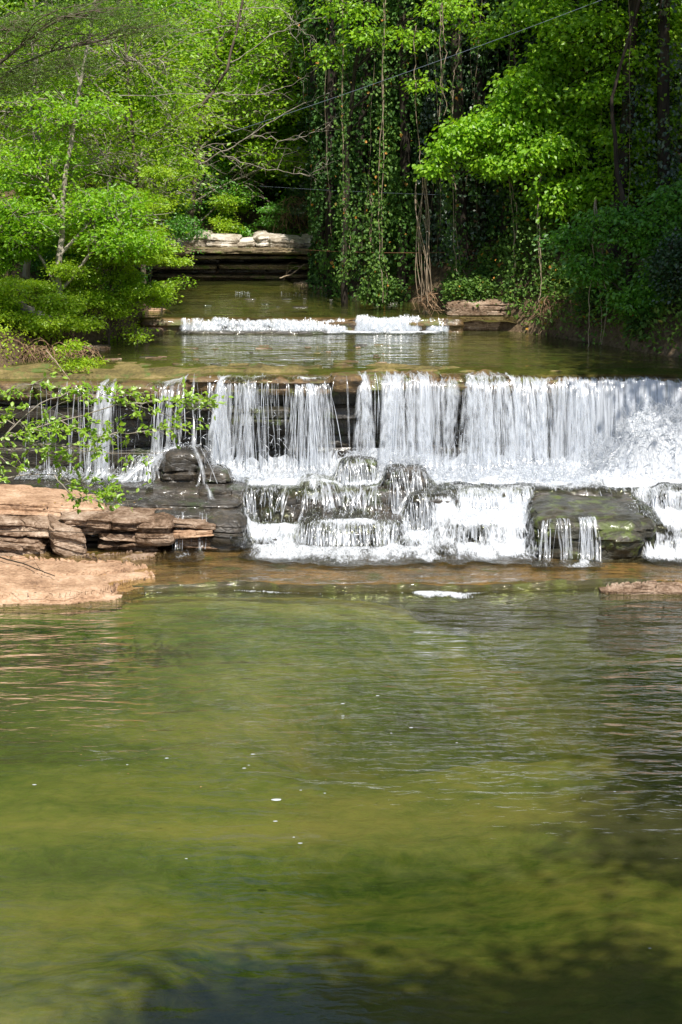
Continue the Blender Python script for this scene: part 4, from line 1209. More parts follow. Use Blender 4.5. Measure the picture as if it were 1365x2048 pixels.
# ------------------------------------------------------------------ vegetation
def leaf_geo(pos, dirn, nrm, ln, wd, fold=.18):
    n = len(pos)
    dirn = unit(dirn); side = unit(np.cross(dirn, nrm)); nn = np.cross(side, dirn)
    ln = np.broadcast_to(ln, n)[:, None]; wd = np.broadcast_to(wd, n)[:, None]
    b = pos; t = pos + dirn * ln
    m = pos + dirn * ln * .45 + nn * wd * fold
    l = m - side * wd * .5; r = m + side * wd * .5
    V_ = np.stack([b, r, t, l], 1).reshape(-1, 3)
    i = np.arange(n)[:, None] * 4
    F_ = np.concatenate([i + [0, 1, 2], i + [0, 2, 3]])
    return V_, F_

def bend(a, b, k, s, sag=0.0, wig=.06):
    """n curved paths from a to b"""
    n = len(a)
    t = np.linspace(0, 1, k)[None, :, None]
    L_ = np.linalg.norm(b - a, axis=-1)[:, None, None]
    p = a[:, None] * (1 - t) + b[:, None] * t
    off = s.randn(n, 1, 3) * wig * L_ * np.sin(t * math.pi) + s.randn(n, 1, 3) * wig * .5 * L_ * np.sin(t * 2 * math.pi)
    p = p + off
    p[..., 2] += (sag * L_ * np.sin(t * math.pi))[..., 0]
    return p

class Wood:
    def __init__(self):
        self.V, self.F, self.n = [], [], 0
    def add(self, path, r0, r1, sides=4, power=1.0):
        path = np.asarray(path, dtype=float)
        k = path.shape[1]
        t = np.linspace(0, 1, k)[None] ** power
        r = np.reshape(r0, (-1, 1)) * (1 - t) + np.reshape(r1, (-1, 1)) * t
        r = np.broadcast_to(r, path.shape[:2])
        V_, F_ = tubes(path, r, sides)
        self.V.append(V_); self.F.append(F_.reshape(-1, 4) + self.n); self.n += len(V_)
    def get(self):
        return np.concatenate(self.V), np.concatenate(self.F)

def sprays(ends, s, per, spread, leaf, aspect, flat=.3, droop=.25, njit=.55, toward=None):
    n = len(ends)
    c = np.repeat(ends, per, 0)
    off = s.randn(n * per, 3) * np.array([spread, spread, spread * flat])
    pos = c + off
    d = unit(off * [1, 1, .4] + s.randn(n * per, 3) * spread * .6) + [0, 0, -droop]
    nm = unit(np.array([0, -.15, 1.]) + s.randn(n * per, 3) * (njit + .2))
    ln = leaf * (.65 + .7 * s.rand(n * per))
    V_, F_ = leaf_geo(pos, d, nm, ln, ln * aspect)
    cl = np.repeat(s.rand(n), per)                        # one shade per spray, varied leaf by leaf
    var = np.clip(.55 * cl + .45 * s.rand(n * per), 0, 1)
    return V_, F_, np.repeat(var, 4)

def blob_tree(name, label, group, base, trunk, blobs, seed, lm, bark, r=.10, leaf=.09, aspect=.55, per=16, twigs=110, spread=.16,
              flat=.3, droop=.25, cat='tree', bare=0, limb_r=.35, crown='crown', njit=.55, dead=None, twr=.004):
    """trunk: list of points; blobs: (centre, radii, share). limbs run trunk -> blob, twigs fill the blob, leaf sprays sit on the twigs"""
    s = np.random.RandomState(seed)
    base = np.asarray(base, dtype=float)
    root = thing(name, label, cat, base, group)
    W = Wood(); W2 = Wood()
    tp = np.array(trunk, dtype=float)
    k = 16
    tt = np.linspace(0, len(tp) - 1, k)
    path = np.stack([np.interp(tt, np.arange(len(tp)), tp[:, j]) for j in range(3)], -1)
    path[1:, :2] += .5 * r * np.cumsum(s.randn(k - 1, 2), 0) * .5
    W.add(path[None], r, r * .3, 8, .8)
    W.add((path[:1] + np.array([[0, 0, -.3]]) + np.array([[0, 0, 0], [0, 0, .35]]))[None], r * 1.6, r, 8)
    ends_all = []
    for (c, rad, share) in blobs:
        c = np.asarray(c, dtype=float); rad = np.asarray(rad, dtype=float)
        # nearest lower trunk point
        dd = np.linalg.norm(path[:, :2] - c[:2], axis=1) * .3 + np.abs(path[:, 2] - (c[2] - .5 * np.linalg.norm(path[-1, :2] - c[:2]) - .3))
        a = path[dd.argmin()]
        ax = bend(a[None], c[None], 9, s, .08, .05)
        lr = r * limb_r * min(1.4, .5 + share)
        W2.add(ax, lr, lr * .35, 5)
        m = max(6, int(twigs * share))
        q = s.randn(m, 3); q = unit(q) * (s.rand(m, 1) ** .4)
        # broken into layers so that gaps show between the sprays
        q[:, 2] = np.where(s.rand(m) < .45, np.round(q[:, 2] * 3 + s.rand() * .5) / 3, q[:, 2]) + s.randn(m) * .16
        q = q * (1 + .25 * s.randn(m, 1) * (s.rand(m, 1) < .3))
        e = c + q * rad
        st = ax[0, np.clip((4 + 5 * s.rand(m)).astype(int), 0, 8)]
        m2 = m // 5 + 2
        hub = bend(st[:m2], e[:m2], 7, s, .05, .08)
        W2.add(hub, lr * .35, .004, 3)
        hi = s.randint(0, m2, m)
        near = np.linalg.norm(e[:, None] - hub[None, :, 4], axis=-1).argmin(1)
        st2 = hub[near, s.randint(2, 6, m)]
        tw = bend(st2, e, 5, s, .06, .08)
        W2.add(tw, twr * 1.6, twr * .5, 3)
        ends_all.append(e); ends_all.append(tw[:, 3] + s.randn(m, 3) * .04)
        if bare:
            nb = int(bare * share) + 1
            q = unit(s.randn(nb, 3)) * [1.25, 1.0, .9]
            bb = bend(st[s.randint(0, m, nb)], c + q * rad * 1.1, 8, s, .10, .09)
            W2.add(bb, .012, .003, 3)
            sub = bend(bb[:, 4], bb[:, 7] + s.randn(nb, 3) * rad * .35, 6, s, .1, .1)
            W2.add(sub, .006, .002, 3)
    V_, F_ = W.get()
    to = build('trunk', V_, F_, M[bark], root)
    V_, F_ = W2.get()
    build('branches', V_, F_, M[dead or bark], root, kind='stuff')
    e = np.concatenate(ends_all)
    V_, F_, var = sprays(e, s, per // 2, spread, leaf, aspect, flat, droop, njit)
    build(crown, V_, F_, M[lm], root, kind='stuff', attrs={'var': var}, smooth_shade=False)
    return root

def rnd_blobs(s, top, height, lo, radius, n, squash=.6):
    out_ = []
    for i in range(n):
        z = lo + (height - lo) * (i + .5) / n
        prof = math.sin(math.pi * min(1, max(0.12, (z - lo) / (height - lo) * .85 + .15))) ** .6
        a = i * 2.4 + s.rand() * .8
        rr = radius * prof * (.35 + .5 * s.rand())
        rb = radius * (.42 + .25 * s.rand()) * (.6 + .4 * prof)
        out_.append(((rr * math.cos(a), rr * math.sin(a), z), (rb, rb, rb * squash), .9 + .3 * s.rand()))
    return out_

def copy_thing(root, loc, rotz, scale, label, group):
    r = root.copy(); C.objects.link(r)
    r.location = [float(v) for v in loc]; r.rotation_euler = (0, 0, rotz); r.scale = (scale,) * 3
    r['label'] = label
    if group: r['group'] = group
    for ch in root.children:
        c = ch.copy(); C.objects.link(c); c.parent = r
    return r

def tz(x, y):
    return float(terrain_z(np.array([x]), np.array([y]))[0])

# --- trees on the slope behind the creek (same few trees, turned and scaled)
kinds = [('lf_bright', 'bark_grey'), ('lf_yellow', 'bark_pale'), ('lf_green', 'bark_grey'), ('lf_bright', 'bark_pale'), ('lf_yellow', 'bark_grey'), ('lf_dark', 'bark_dark')]
LBL = ['bright green spring tree on the slope behind the creek', 'yellow-green young tree with pale bark on the slope behind the creek', 'deeper green tree on the slope behind the creek',
       'bright green tree with pale trunk on the slope behind the creek', 'yellow-green tree with grey bark on the slope behind the creek', 'dark shaded tree on the slope behind the right bank']
GRP = ['bright green trees on the far slope', 'yellow-green pale barked trees on the far slope', 'deeper green trees on the far slope', 'bright pale trunked trees on the far slope', 'yellow-green grey barked trees on the far slope', 'dark trees on the far slope']
slots = []
s = np.random.RandomState(101)
for i in range(30):
    y = 46 + 16 * ((i * .618) % 1) + s.rand() * 1.5
    px = -120 + 1000 * ((i + .5) / 30) + s.randn() * 20
    slots.append((px, y, s.choice([0, 1, 2, 3, 4]), .8 + .45 * s.rand()))
for i in range(16):
    slots.append((640 + 900 * ((i + .5) / 16), 44 + 10 * s.rand(), s.choice([2, 5, 5, 0]), .9 + .4 * s.rand()))
for i in range(34):
    slots.append((-500 + 2300 * ((i + .5) / 34), 64 + 26 * s.rand(), s.choice([0, 1, 2, 3, 4]), 1.2 + .6 * s.rand()))
for i in range(20):
    slots.append((-900 + 3100 * ((i + .5) / 20), 92 + 30 * s.rand(), s.choice([0, 2, 3]), 1.8 + .7 * s.rand()))
protos = {}
for (px, y, k, sca) in slots:
    x = X(px, y); loc = (x, y, tz(x, y) - .1)
    if k not in protos:
        ps = np.random.RandomState(300 + k)
        H_ = [7.5, 6.5, 8, 7, 6, 9][k]
        bl = rnd_blobs(ps, 0, H_, 1.0, 2.3, 9, .5)
        tr = [(0, 0, 0), (ps.randn() * .2, ps.randn() * .2, H_ * .4), (ps.randn() * .4, ps.randn() * .3, H_ * .93)]
        o_ = blob_tree('slope_tree', LBL[k], GRP[k], (0, 0, 0), tr, bl, 310 + k, *kinds[k], r=.11, leaf=.15, per=22, twigs=95, spread=.24, flat=.35, bare=5, dead='bark_grey' if k < 5 else 'bark_dark', twr=.006)
        o_.location = loc; o_.scale = (sca,) * 3
        protos[k] = o_
    else:
        copy_thing(protos[k], loc, s.rand() * 6.28, sca, LBL[k], GRP[k])

def pt(px, py, d):
    return P(px, py, d)

def placed_tree(label, group, px0, d, trunk_px, blobs_px, seed, lm, bark, name='tree', **kw):
    """trunk and foliage masses given where the photograph shows them, at their depth"""
    x = X(px0, d); bz = tz(x, d)
    base = np.array([x, d, bz])
    tr = [base] + [pt(a, b, dd) for a, b, dd in trunk_px]
    bl = [(pt(a, b, dd), (ra / F * dd, max(.35, .8 * ra / F * dd), rb / F * dd), sh) for a, b, dd, ra, rb, sh in blobs_px]
    return blob_tree(name, label, group, base, tr, bl, seed, lm, bark, **kw)

# --- left bank, front to back
placed_tree('tall tree with sunlit grey leaning trunk on the left bank above the fall', None, 112, 31.6, [(120, 520, 31.7), (128, 380, 31.9), (160, 150, 32.3), (190, -80, 32.6)],
            [(60, 330, 32.3, 110, 60, 1), (200, 420, 31.9, 110, 45, 1), (140, 230, 32.4, 130, 50, .9), (20, 450, 31.6, 90, 60, 1.1), (250, 480, 31.6, 90, 35, .9), (90, 60, 32.6, 150, 60, .6), (170, -130, 32.6, 200, 90, 1)],
            501, 'lf_bright', 'bark_pale', r=.07, leaf=.075, per=20, twigs=150, spread=.12, flat=.22, bare=10)
placed_tree('slim pale tree with bare forked twigs at the left edge', None, 55, 34, [(66, 420, 34), (72, 250, 34.1), (60, 60, 34.3), (40, -100, 34.3)],
            [(20, 300, 34, 90, 50, .6), (120, 330, 34, 90, 40, .7), (60, 150, 34.2, 120, 50, .4), (0, -60, 34.2, 150, 70, .8)],
            502, 'lf_yellow', 'bark_pale', r=.07, leaf=.085, per=18, twigs=110, spread=.14, flat=.25, bare=26, dead='bark_pale')
placed_tree('brown-trunked tree behind the left bank with bright layered foliage', None, 150, 37, [(160, 400, 37), (163, 200, 37), (172, 60, 37.1), (185, -90, 37.2)],
            [(230, 330, 37, 130, 50, 1), (110, 250, 37.2, 110, 50, .8), (260, 200, 37.3, 130, 50, 1), (150, 90, 37.2, 140, 60, .9), (300, 80, 37.5, 130, 60, 1), (220, -60, 37.2, 220, 60, 1)],
            503, 'lf_bright', 'bark_grey', r=.13, leaf=.10, per=20, twigs=130, spread=.17, flat=.25, bare=16, dead='bark_pale')
placed_tree('leafy tree with pinkish brown trunk left of centre', None, 205, 40, [(200, 420, 40), (232, 240, 40.5), (248, 100, 41), (262, -80, 41)],
            [(290, 330, 40.5, 110, 50, 1), (300, 230, 41, 130, 50, 1), (250, 150, 41.5, 140, 50, .9), (300, 90, 42, 140, 60, 1), (260, -30, 41, 150, 60, .8)],
            504, 'lf_yellow', 'bark_grey', r=.12, leaf=.105, per=20, twigs=130, spread=.18, flat=.25, bare=12, dead='bark_pale')
placed_tree('leafy tree rising left behind the cliff toward the top centre', None, 300, 45.6, [(330, 330, 45.6), (400, 195, 45.8), (440, 110, 46), (460, 0, 46)],
            [(450, 250, 45.6, 120, 40, 1), (540, 190, 45.6, 110, 40, 1), (580, 110, 45.8, 110, 40, 1), (480, 60, 46, 140, 50, 1), (400, 330, 45.6, 120, 40, .9), (580, 10, 46, 130, 50, .8), (360, 150, 45.8, 120, 50, 1)],
            505, 'lf_bright', 'bark_grey', r=.085, leaf=.085, per=18, twigs=120, spread=.17, flat=.25, bare=18, dead='bark_pale')
placed_tree('bright green tree behind the cliff filling the centre of the valley', None, 500, 46.5, [(505, 300, 46.5), (520, 150, 46.5), (530, -50, 46.5)],
            [(560, 300, 46, 120, 45, 1), (480, 330, 46, 110, 40, .9), (600, 240, 46, 100, 45, 1), (500, 200, 46, 120, 50, 1), (580, 100, 46, 120, 60, 1), (460, 60, 46, 120, 60, 1), (640, 330, 45.5, 80, 40, .6)],
            506, 'lf_bright', 'bark_grey', r=.12, leaf=.10, per=20, twigs=120, spread=.2, flat=.3, bare=14)
placed_tree('airy young tree filling the left foliage with loose bright sprays', None, 290, 35.8, [(285, 480, 35.8), (270, 300, 35.8), (250, 60, 35.8)],
            [(200, 300, 35.6, 160, 90, .8), (330, 370, 35.8, 70, 50, .5), (120, 420, 35.4, 120, 60, .7), (60, 250, 35.4, 120, 80, .7), (260, 120, 35.8, 160, 90, .8), (30, 120, 35.6, 120, 80, .6), (380, 250, 36.2, 80, 60, .5)],
            5081, 'lf_shrub', 'bark_grey', r=.06, leaf=.075, per=18, twigs=130, spread=.18, flat=.4, bare=14, dead='bark_pale')
placed_tree('loose leaved tree at the top centre left with light sprays', None, 380, 43.9, [(400, 300, 44), (430, 120, 44), (450, -60, 44)],
            [(480, 40, 43.6, 130, 60, .9), (560, 110, 43.4, 100, 60, .8), (600, 30, 43.2, 90, 50, .7), (430, 160, 43.8, 110, 60, .8), (520, 220, 43.6, 110, 50, .7), (560, 320, 43.8, 80, 40, .5)],
            5082, 'lf_yellow', 'bark_grey', r=.08, leaf=.095, per=18, twigs=120, spread=.2, flat=.4, bare=12, dead='bark_pale')
placed_tree('small bushy green tree on top of the cliff', None, 400, 44.2, [(405, 380, 44.2), (415, 300, 44.2)],
            [(400, 360, 44.2, 80, 40, .8), (470, 390, 44, 60, 25, .5), (350, 400, 44, 60, 30, .5)], 507, 'lf_green', 'bark_dark', r=.05, leaf=.08, per=16, twigs=90, spread=.14, bare=20, dead='bark_pale')
# slender tree whose bare pale limbs arch over the creek
root = thing('bare_limbed_tree', 'slender tree with long bare pale limbs arching right over the creek', 'tree', pt(255, 560, 38.5))
s = np.random.RandomState(5071)
W = Wood(); W2 = Wood()
stem = np.array([pt(255, 560, 38.5), pt(262, 450, 38.4), pt(275, 335, 38.2), pt(345, 260, 38.0), pt(430, 188, 37.8), pt(462, 125, 37.8), pt(480, 20, 37.8), pt(500, -60, 37.8)])
def limb(w, pts, r0, r1, side=9, sl=.5, k=20):
    p = np.array(pts) if not isinstance(pts[0], tuple) else np.array([pt(*q) for q in pts])
    tt = np.linspace(0, len(p) - 1, k)
    path = np.stack([np.interp(tt, np.arange(len(p)), p[:, j]) for j in range(3)], -1)
    for _ in range(2):
        path[1:-1] = (path[:-2] + 2 * path[1:-1] + path[2:]) / 4
    path[1:-1] += s.randn(k - 2, 3) * .018
    w.add(path[None], r0, r1, 5)
    if side:
        i0 = s.randint(5, k, side)
        tn = unit(np.gradient(path, axis=0))[i0]
        b_ = path[i0] + unit(tn + s.randn(side, 3) * .7) * (sl * (.4 + s.rand(side)))[:, None]
        sb = bend(path[i0], b_, 7, s, .08, .08)
        w.add(sb, .006, .002, 3)
        b2 = sb[:, 4] + unit(tn + s.randn(side, 3) * .8) * (sl * .5 * (.4 + s.rand(side)))[:, None]
        w.add(bend(sb[:, 4], b2, 5, s, .05, .1), .0035, .0015, 3)
limb(W, list(stem), .05, .02, 0)
for pts, r0 in [([(400, 328, 38), (450, 303, 37.6), (503, 270, 37.3), (580, 218, 37), (650, 190, 36.8), (692, 172, 36.7)], .016), ([(345, 262, 38), (380, 300, 38), (400, 328, 38)], .016),
                ([(503, 270, 37.3), (570, 282, 37.1), (640, 262, 36.9), (692, 225, 36.8)], .009), ([(445, 312, 37.6), (560, 346, 37.2), (620, 350, 37), (658, 328, 36.9)], .008),
                ([(430, 188, 37.8), (520, 190, 37.6), (590, 170, 37.4), (640, 130, 37.2)], .010), ([(462, 125, 37.8), (560, 60, 37.4), (640, 32, 37.2), (705, 36, 37)], .012),
                ([(480, 20, 37.8), (560, 10, 37.5), (600, 60, 37.2), (650, 100, 37)], .010), ([(275, 335, 38.2), (330, 300, 37.8), (430, 290, 37.4), (480, 330, 37.2)], .010), ([(500, -60, 37.8), (620, -10, 37.4), (700, 15, 37.2), (745, -5, 37)], .010)]:
    limb(W2, pts, r0, .003)
V_, F_ = W.get(); build('trunk', V_, F_, M['bark_grey'], root)
V_, F_ = W2.get(); build('bare_branches', V_, F_, M['bark_pale'], root, kind='stuff')
root = thing('bare_limbed_tree', 'pale leafless sapling with level twigs in front of the left foliage', 'tree', pt(74, 470, 33.2))
W = Wood(); W2 = Wood()
limb(W, [(74, 480, 33.2), (75, 360, 33.2), (68, 280, 33.2), (62, 205, 33.2), (80, 90, 33.3), (60, -40, 33.4)], .035, .015, 0)
for pts, r0 in [([(62, 205, 33.2), (150, 188, 33), (250, 194, 32.8), (330, 190, 32.6), (450, 184, 32.4)], .011), ([(68, 225, 33.2), (0, 222, 33), (-40, 230, 33)], .010), ([(66, 240, 33.2), (110, 240, 33), (150, 300, 32.9), (210, 335, 32.8)], .008),
                ([(70, 335, 33.2), (0, 325, 33.2), (-30, 320, 33.2)], .008), ([(72, 340, 33.2), (100, 350, 33), (120, 352, 33)], .007), ([(80, 90, 33.3), (110, 20, 33.2), (85, 0, 33.2)], .007), ([(80, 110, 33.3), (180, 140, 33), (270, 110, 32.8)], .009),
                ([(64, 180, 33.2), (20, 150, 33), (-20, 160, 33)], .007)]:
    limb(W2, pts, r0, .003)
V_, F_ = W.get(); build('trunk', V_, F_, M['bark_pale'], root)
V_, F_ = W2.get(); build('bare_branches', V_, F_, M['bark_pale'], root, kind='stuff')
# feathery pine reaching in at the top left
placed_tree('olive pine boughs reaching in over the top left corner', None, -130, 28.6, [(-120, 300, 28.6), (-110, 50, 28.6), (-105, -250, 28.6)],
            [(60, 60, 28.6, 110, 35, 1), (180, 30, 28.6, 110, 30, .9), (40, 160, 28.6, 80, 30, .7), (150, 130, 28.6, 90, 22, .5), (280, 60, 28.6, 70, 25, .5), (-40, -60, 28.6, 130, 50, 1)],
            508, 'lf_pine', 'bark_grey', name='pine_tree', r=.13, leaf=.075, aspect=.10, per=70, twigs=64, spread=.17, flat=.35, droop=.1, bare=5, crown='needles', dead='bark_grey', limb_r=.2, twr=.0025)

# --- fine leaved bushes on the left bank, hanging over the water
def shrub(label, base_px, d, blobs_px, seed, lm='lf_shrub', **kw):
    a = dict(r=.022, leaf=.05, per=26, twigs=170, spread=.075, flat=.3, cat='shrub', bare=0, crown='foliage', limb_r=.6, twr=.003)
    a.update(kw)
    b = blobs_px[0]
    ss = np.random.RandomState(seed + 5000); big_ = []
    for (q0, q1, dd, ra, rb, sh) in blobs_px:
        if ra < 35:
            big_.append((q0, q1, dd, ra, rb, sh)); continue
        for _ in range(4):
            big_.append((q0 + ss.randn() * ra * .5, q1 + ss.randn() * rb * .7, dd + ss.randn() * .25, ra * (.4 + .35 * ss.rand()), rb * (.3 + .35 * ss.rand()), sh * .32))
    blobs_px = big_
    return placed_tree(label, None, base_px, d, [(base_px + 10, b[1] + 40, d), (b[0], b[1], d)], blobs_px, seed, lm, 'bark_grey', name='shrub', **a)
shrub('feathery bright bush at the front of the left bank beside the rounded boulder', 215, 32.4, [(250, 500, 32.2, 80, 30, 1.2), (270, 560, 32.2, 65, 28, 1.1), (200, 600, 32, 60, 28, 1), (295, 590, 32.2, 45, 20, .7), (180, 540, 32.2, 60, 30, .9)], 521)
shrub('taller feathery bush whose layered sprays reach out over the water', 180, 33.2, [(200, 450, 33, 90, 32, 1.1), (280, 440, 33, 70, 26, 1), (300, 510, 33, 55, 20, .8), (130, 400, 33.2, 80, 35, 1), (270, 380, 33.4, 70, 28, .8)], 522)
shrub('dense green bush low on the left bank above the roots', 80, 31.2, [(60, 620, 31, 70, 30, 1.2), (130, 650, 30.9, 60, 26, 1), (20, 580, 31, 60, 35, 1), (90, 560, 31.3, 70, 30, 1)], 523)
shrub('bush against the left edge beside the fallen log', 10, 31.8, [(20, 500, 31.8, 60, 35, 1), (60, 450, 31.8, 60, 35, 1), (-20, 560, 31.6, 50, 40, .8), (30, 400, 32, 60, 35, .8)], 524, 'lf_bright')
shrub('mid green bush behind the feathery ones on the left bank', 150, 34.6, [(150, 500, 34.5, 90, 40, 1.1), (220, 470, 34.6, 80, 40, 1), (90, 480, 34.6, 80, 40, 1), (230, 560, 34.4, 60, 30, .9)], 525, 'lf_green', leaf=.05)
shrub('low leafy spray hanging over the lip of the left end of the fall', 150, 29.9, [(175, 725, 29.6, 50, 12, .5), (140, 700, 29.9, 40, 12, .4)], 526, twigs=60)
shrub('small green shoot at the tip of the bank over the upper pool', 262, 32.0, [(282, 672, 31.9, 22, 12, .25)], 527, twigs=50)
shrub('leafy branch tip reaching over the farthest pool', 320, 35.5, [(365, 565, 35.5, 28, 10, .25), (335, 575, 35.5, 25, 10, .2)], 528, 'lf_bright', twigs=45, leaf=.06, per=12)
for i, (px, py, d, lm, lab) in enumerate([(470, 425, 44.1, 'lf_bright', 'thin sapling with bright leaves standing on the cliff'), (560, 440, 43.9, 'lf_green', 'grassy green tuft at the right end of the cliff top'),
                                       (440, 440, 43.7, 'lf_shrub', 'small bright weed on the cliff edge left of the sapling'), (345, 440, 43.6, 'lf_green', 'dark green bush at the left end of the cliff top'),
                                       (300, 470, 41.5, 'lf_shrub', 'light bush at the water left of the cliff'), (612, 420, 43.8, 'lf_dark', 'dark bush where the cliff meets the ivy')]):
    shrub(lab, px, d, [(px, py, d, 35, 22, .5), (px + 10, py - 30, d, 25, 18, .3)], 540 + i, lm, twigs=90, leaf=.055)

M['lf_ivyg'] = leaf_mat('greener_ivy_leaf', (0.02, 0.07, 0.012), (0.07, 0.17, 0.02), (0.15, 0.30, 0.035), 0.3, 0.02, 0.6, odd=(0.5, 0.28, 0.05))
# --- ivy clad trees of the right bank
def ivy_tree(label, px0, d, top_py, r, seed, n=5200, lean=0, leaf=.072, mat='lf_ivy', strands=3, lo=0.0):
    leaf = .08
    s = np.random.RandomState(seed)
    x = X(px0, d); bz = tz(x, d)
    base = np.array([x, d, bz])
    H_ = 11.0 + s.rand() * 2
    n = int(n * (.55 + .7 * s.rand())); r = r * (.7 + .6 * s.rand()); mat = ['lf_ivy', 'lf_ivy', 'lf_ivyg', 'lf_dark'][s.randint(4)]
    root = thing('ivy_covered_tree', label, 'ivy-clad tree', base, None)
    k = 14
    t = np.linspace(0, 1, k)
    path = base + np.stack([lean * t * H_ + .12 * np.sin(t * 5 + seed), .1 * np.cos(t * 4 + seed), t * H_], -1)
    W = Wood(); W.add(path[None], .12, .07, 8)
    V_, F_ = W.get(); build('trunk', V_, F_, M['bark_dark'], root)
    # leaves round the trunk, bunched
    m = int(n * 2.2)
    h = lo + (H_ - lo) * s.rand(m); th = s.rand(m) * 6.283
    cen = np.stack([np.interp(h / H_, t, path[:, j]) for j in range(3)], -1)
    bulge = 1 + .55 * vnoise(np.stack([h * .9, th * .6, 0 * h], -1), seed) + .3 * vnoise(np.stack([h * 2.6, th * 1.5, 0 * h], -1), seed + 1)
    R_ = r * np.clip(bulge, .25, 2) * (.55 + .45 * s.rand(m) ** .5)
    keep = s.rand(m) < np.clip(.45 + .9 * vnoise(np.stack([h * 1.7 + 4, th * 1.3, 0 * h], -1), seed + 2), .06, 1)
    outw = np.stack([np.cos(th), np.sin(th), 0 * th], -1)
    pos = (cen + outw * R_[:, None])[keep][:n]; ow = outw[keep][:n]
    mm = len(pos)
    nm = unit(ow * .8 + s.randn(mm, 3) * .45 + [0, 0, .45]); dr = unit(s.randn(mm, 3) * .6 + [0, 0, -.8])
    ln = leaf * (.6 + .7 * s.rand(mm))
    V_, F_ = leaf_geo(pos, dr, nm, ln, ln * .85)
    build('ivy', V_, F_, M[mat], root, kind='stuff', attrs={'var': np.repeat(np.clip(s.rand(mm) * .7 + .3 * vnoise(pos * 1.1, 3), 0, 1), 4)}, smooth_shade=False)
    W = Wood()
    for j in range(strands):
        a = s.rand() * 6.28; rr = r * (.9 + .9 * s.rand())
        zz = np.linspace(H_ * (.45 + .5 * s.rand()), .1 + 1.5 * s.rand() * (s.rand() < .5), 16)
        vp = np.stack([np.interp(zz / H_, t, path[:, 0]) + rr * math.cos(a), np.interp(zz / H_, t, path[:, 1]) - abs(rr * math.sin(a)), bz + zz], -1)
        vp[:, :2] += np.cumsum(s.randn(16, 2) * .025, 0)
        W.add(vp[None], .006, .004, 3)
    V_, F_ = W.get(); build('vine_stems', V_, F_, M['vine'], root, kind='stuff')
    return root

iv = [(642, 41.2, .34, 0, 'ivy tree at the left corner of the dark bank beside the cliff'), (672, 39.6, .32, 0, 'ivy tree right behind the leafy left strand'),
      (722, 38.6, .36, .01, 'ivy tree between the two long leafy strands'), (770, 39.4, .36, 0, 'ivy tree above the gravel of the far pool'), (800, 37.8, .34, -.01, 'ivy tree left of the dry vine bundle'),
      (868, 37.6, .36, .01, 'ivy tree just right of the dry vine bundle'), (915, 36.8, .40, 0, 'ivy tree above the left end of the right shore bank'), (965, 37.2, .40, 0, 'broad ivy tree behind the bright maple tips'),
      (1020, 36.4, .38, .01, 'ivy tree behind the yellow-green foliage above the long rock bank'), (1075, 36.2, .36, 0, 'ivy tree above the right end of the long rock bank'),
      (1130, 35.5, .36, 0, 'ivy tree behind the dry root mass'), (1190, 34.8, .36, .01, 'shaded ivy tree at the right near the water'), (1250, 35.0, .36, 0, 'dark ivy tree behind the leaning trunk'),
      (1320, 33.8, .40, 0, 'black-green ivy tree at the right edge')]
for i, (px, d, r_, ln_, lab) in enumerate(iv):
    ivy_tree(lab, px, d, 0, r_ * 1.3, 700 + i, n=8000 if i < 11 else 6000, lean=ln_, strands=1 + i % 2)
# trees that close the gaps behind the ivy, shade put into their dark leaf colour
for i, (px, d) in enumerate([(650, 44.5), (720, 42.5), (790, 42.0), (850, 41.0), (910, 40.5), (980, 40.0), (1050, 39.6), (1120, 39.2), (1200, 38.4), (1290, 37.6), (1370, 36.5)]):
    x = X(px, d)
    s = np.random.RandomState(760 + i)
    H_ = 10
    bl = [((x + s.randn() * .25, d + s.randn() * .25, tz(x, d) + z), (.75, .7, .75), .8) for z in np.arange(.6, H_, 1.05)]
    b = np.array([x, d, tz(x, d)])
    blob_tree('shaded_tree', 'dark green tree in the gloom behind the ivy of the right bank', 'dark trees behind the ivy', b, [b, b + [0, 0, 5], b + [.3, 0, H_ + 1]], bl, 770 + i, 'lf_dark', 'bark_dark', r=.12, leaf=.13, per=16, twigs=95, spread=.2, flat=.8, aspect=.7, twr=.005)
# roof of the ivy wood
for i, (px, d, zz, lab) in enumerate([(860, 38.2, 11.6, 'left'), (1080, 36.8, 11.4, 'middle'), (1220, 34.0, 10.6, 'right')]):
    x = X(px, d); b = np.array([x, d, tz(x, d)]); s = np.random.RandomState(790 + i)
    bl = [((x + s.randn() * 1.1, d + s.randn() * .9, zz + s.randn() * .7), (1.2, 1.1, .5), .9) for _ in range(7)]
    blob_tree('canopy_tree', {'left': 'tall tree whose crown roofs the left ivy columns', 'middle': 'tall tree whose crown roofs the middle ivy columns', 'right': 'tall tree whose crown roofs the right ivy columns'}[lab], None, b, [b, b + [0, 0, 5], b + [.3, 0, 9.5]], bl, 795 + i, 'lf_green', 'bark_dark', r=.16, leaf=.11, per=16, twigs=110, spread=.2)

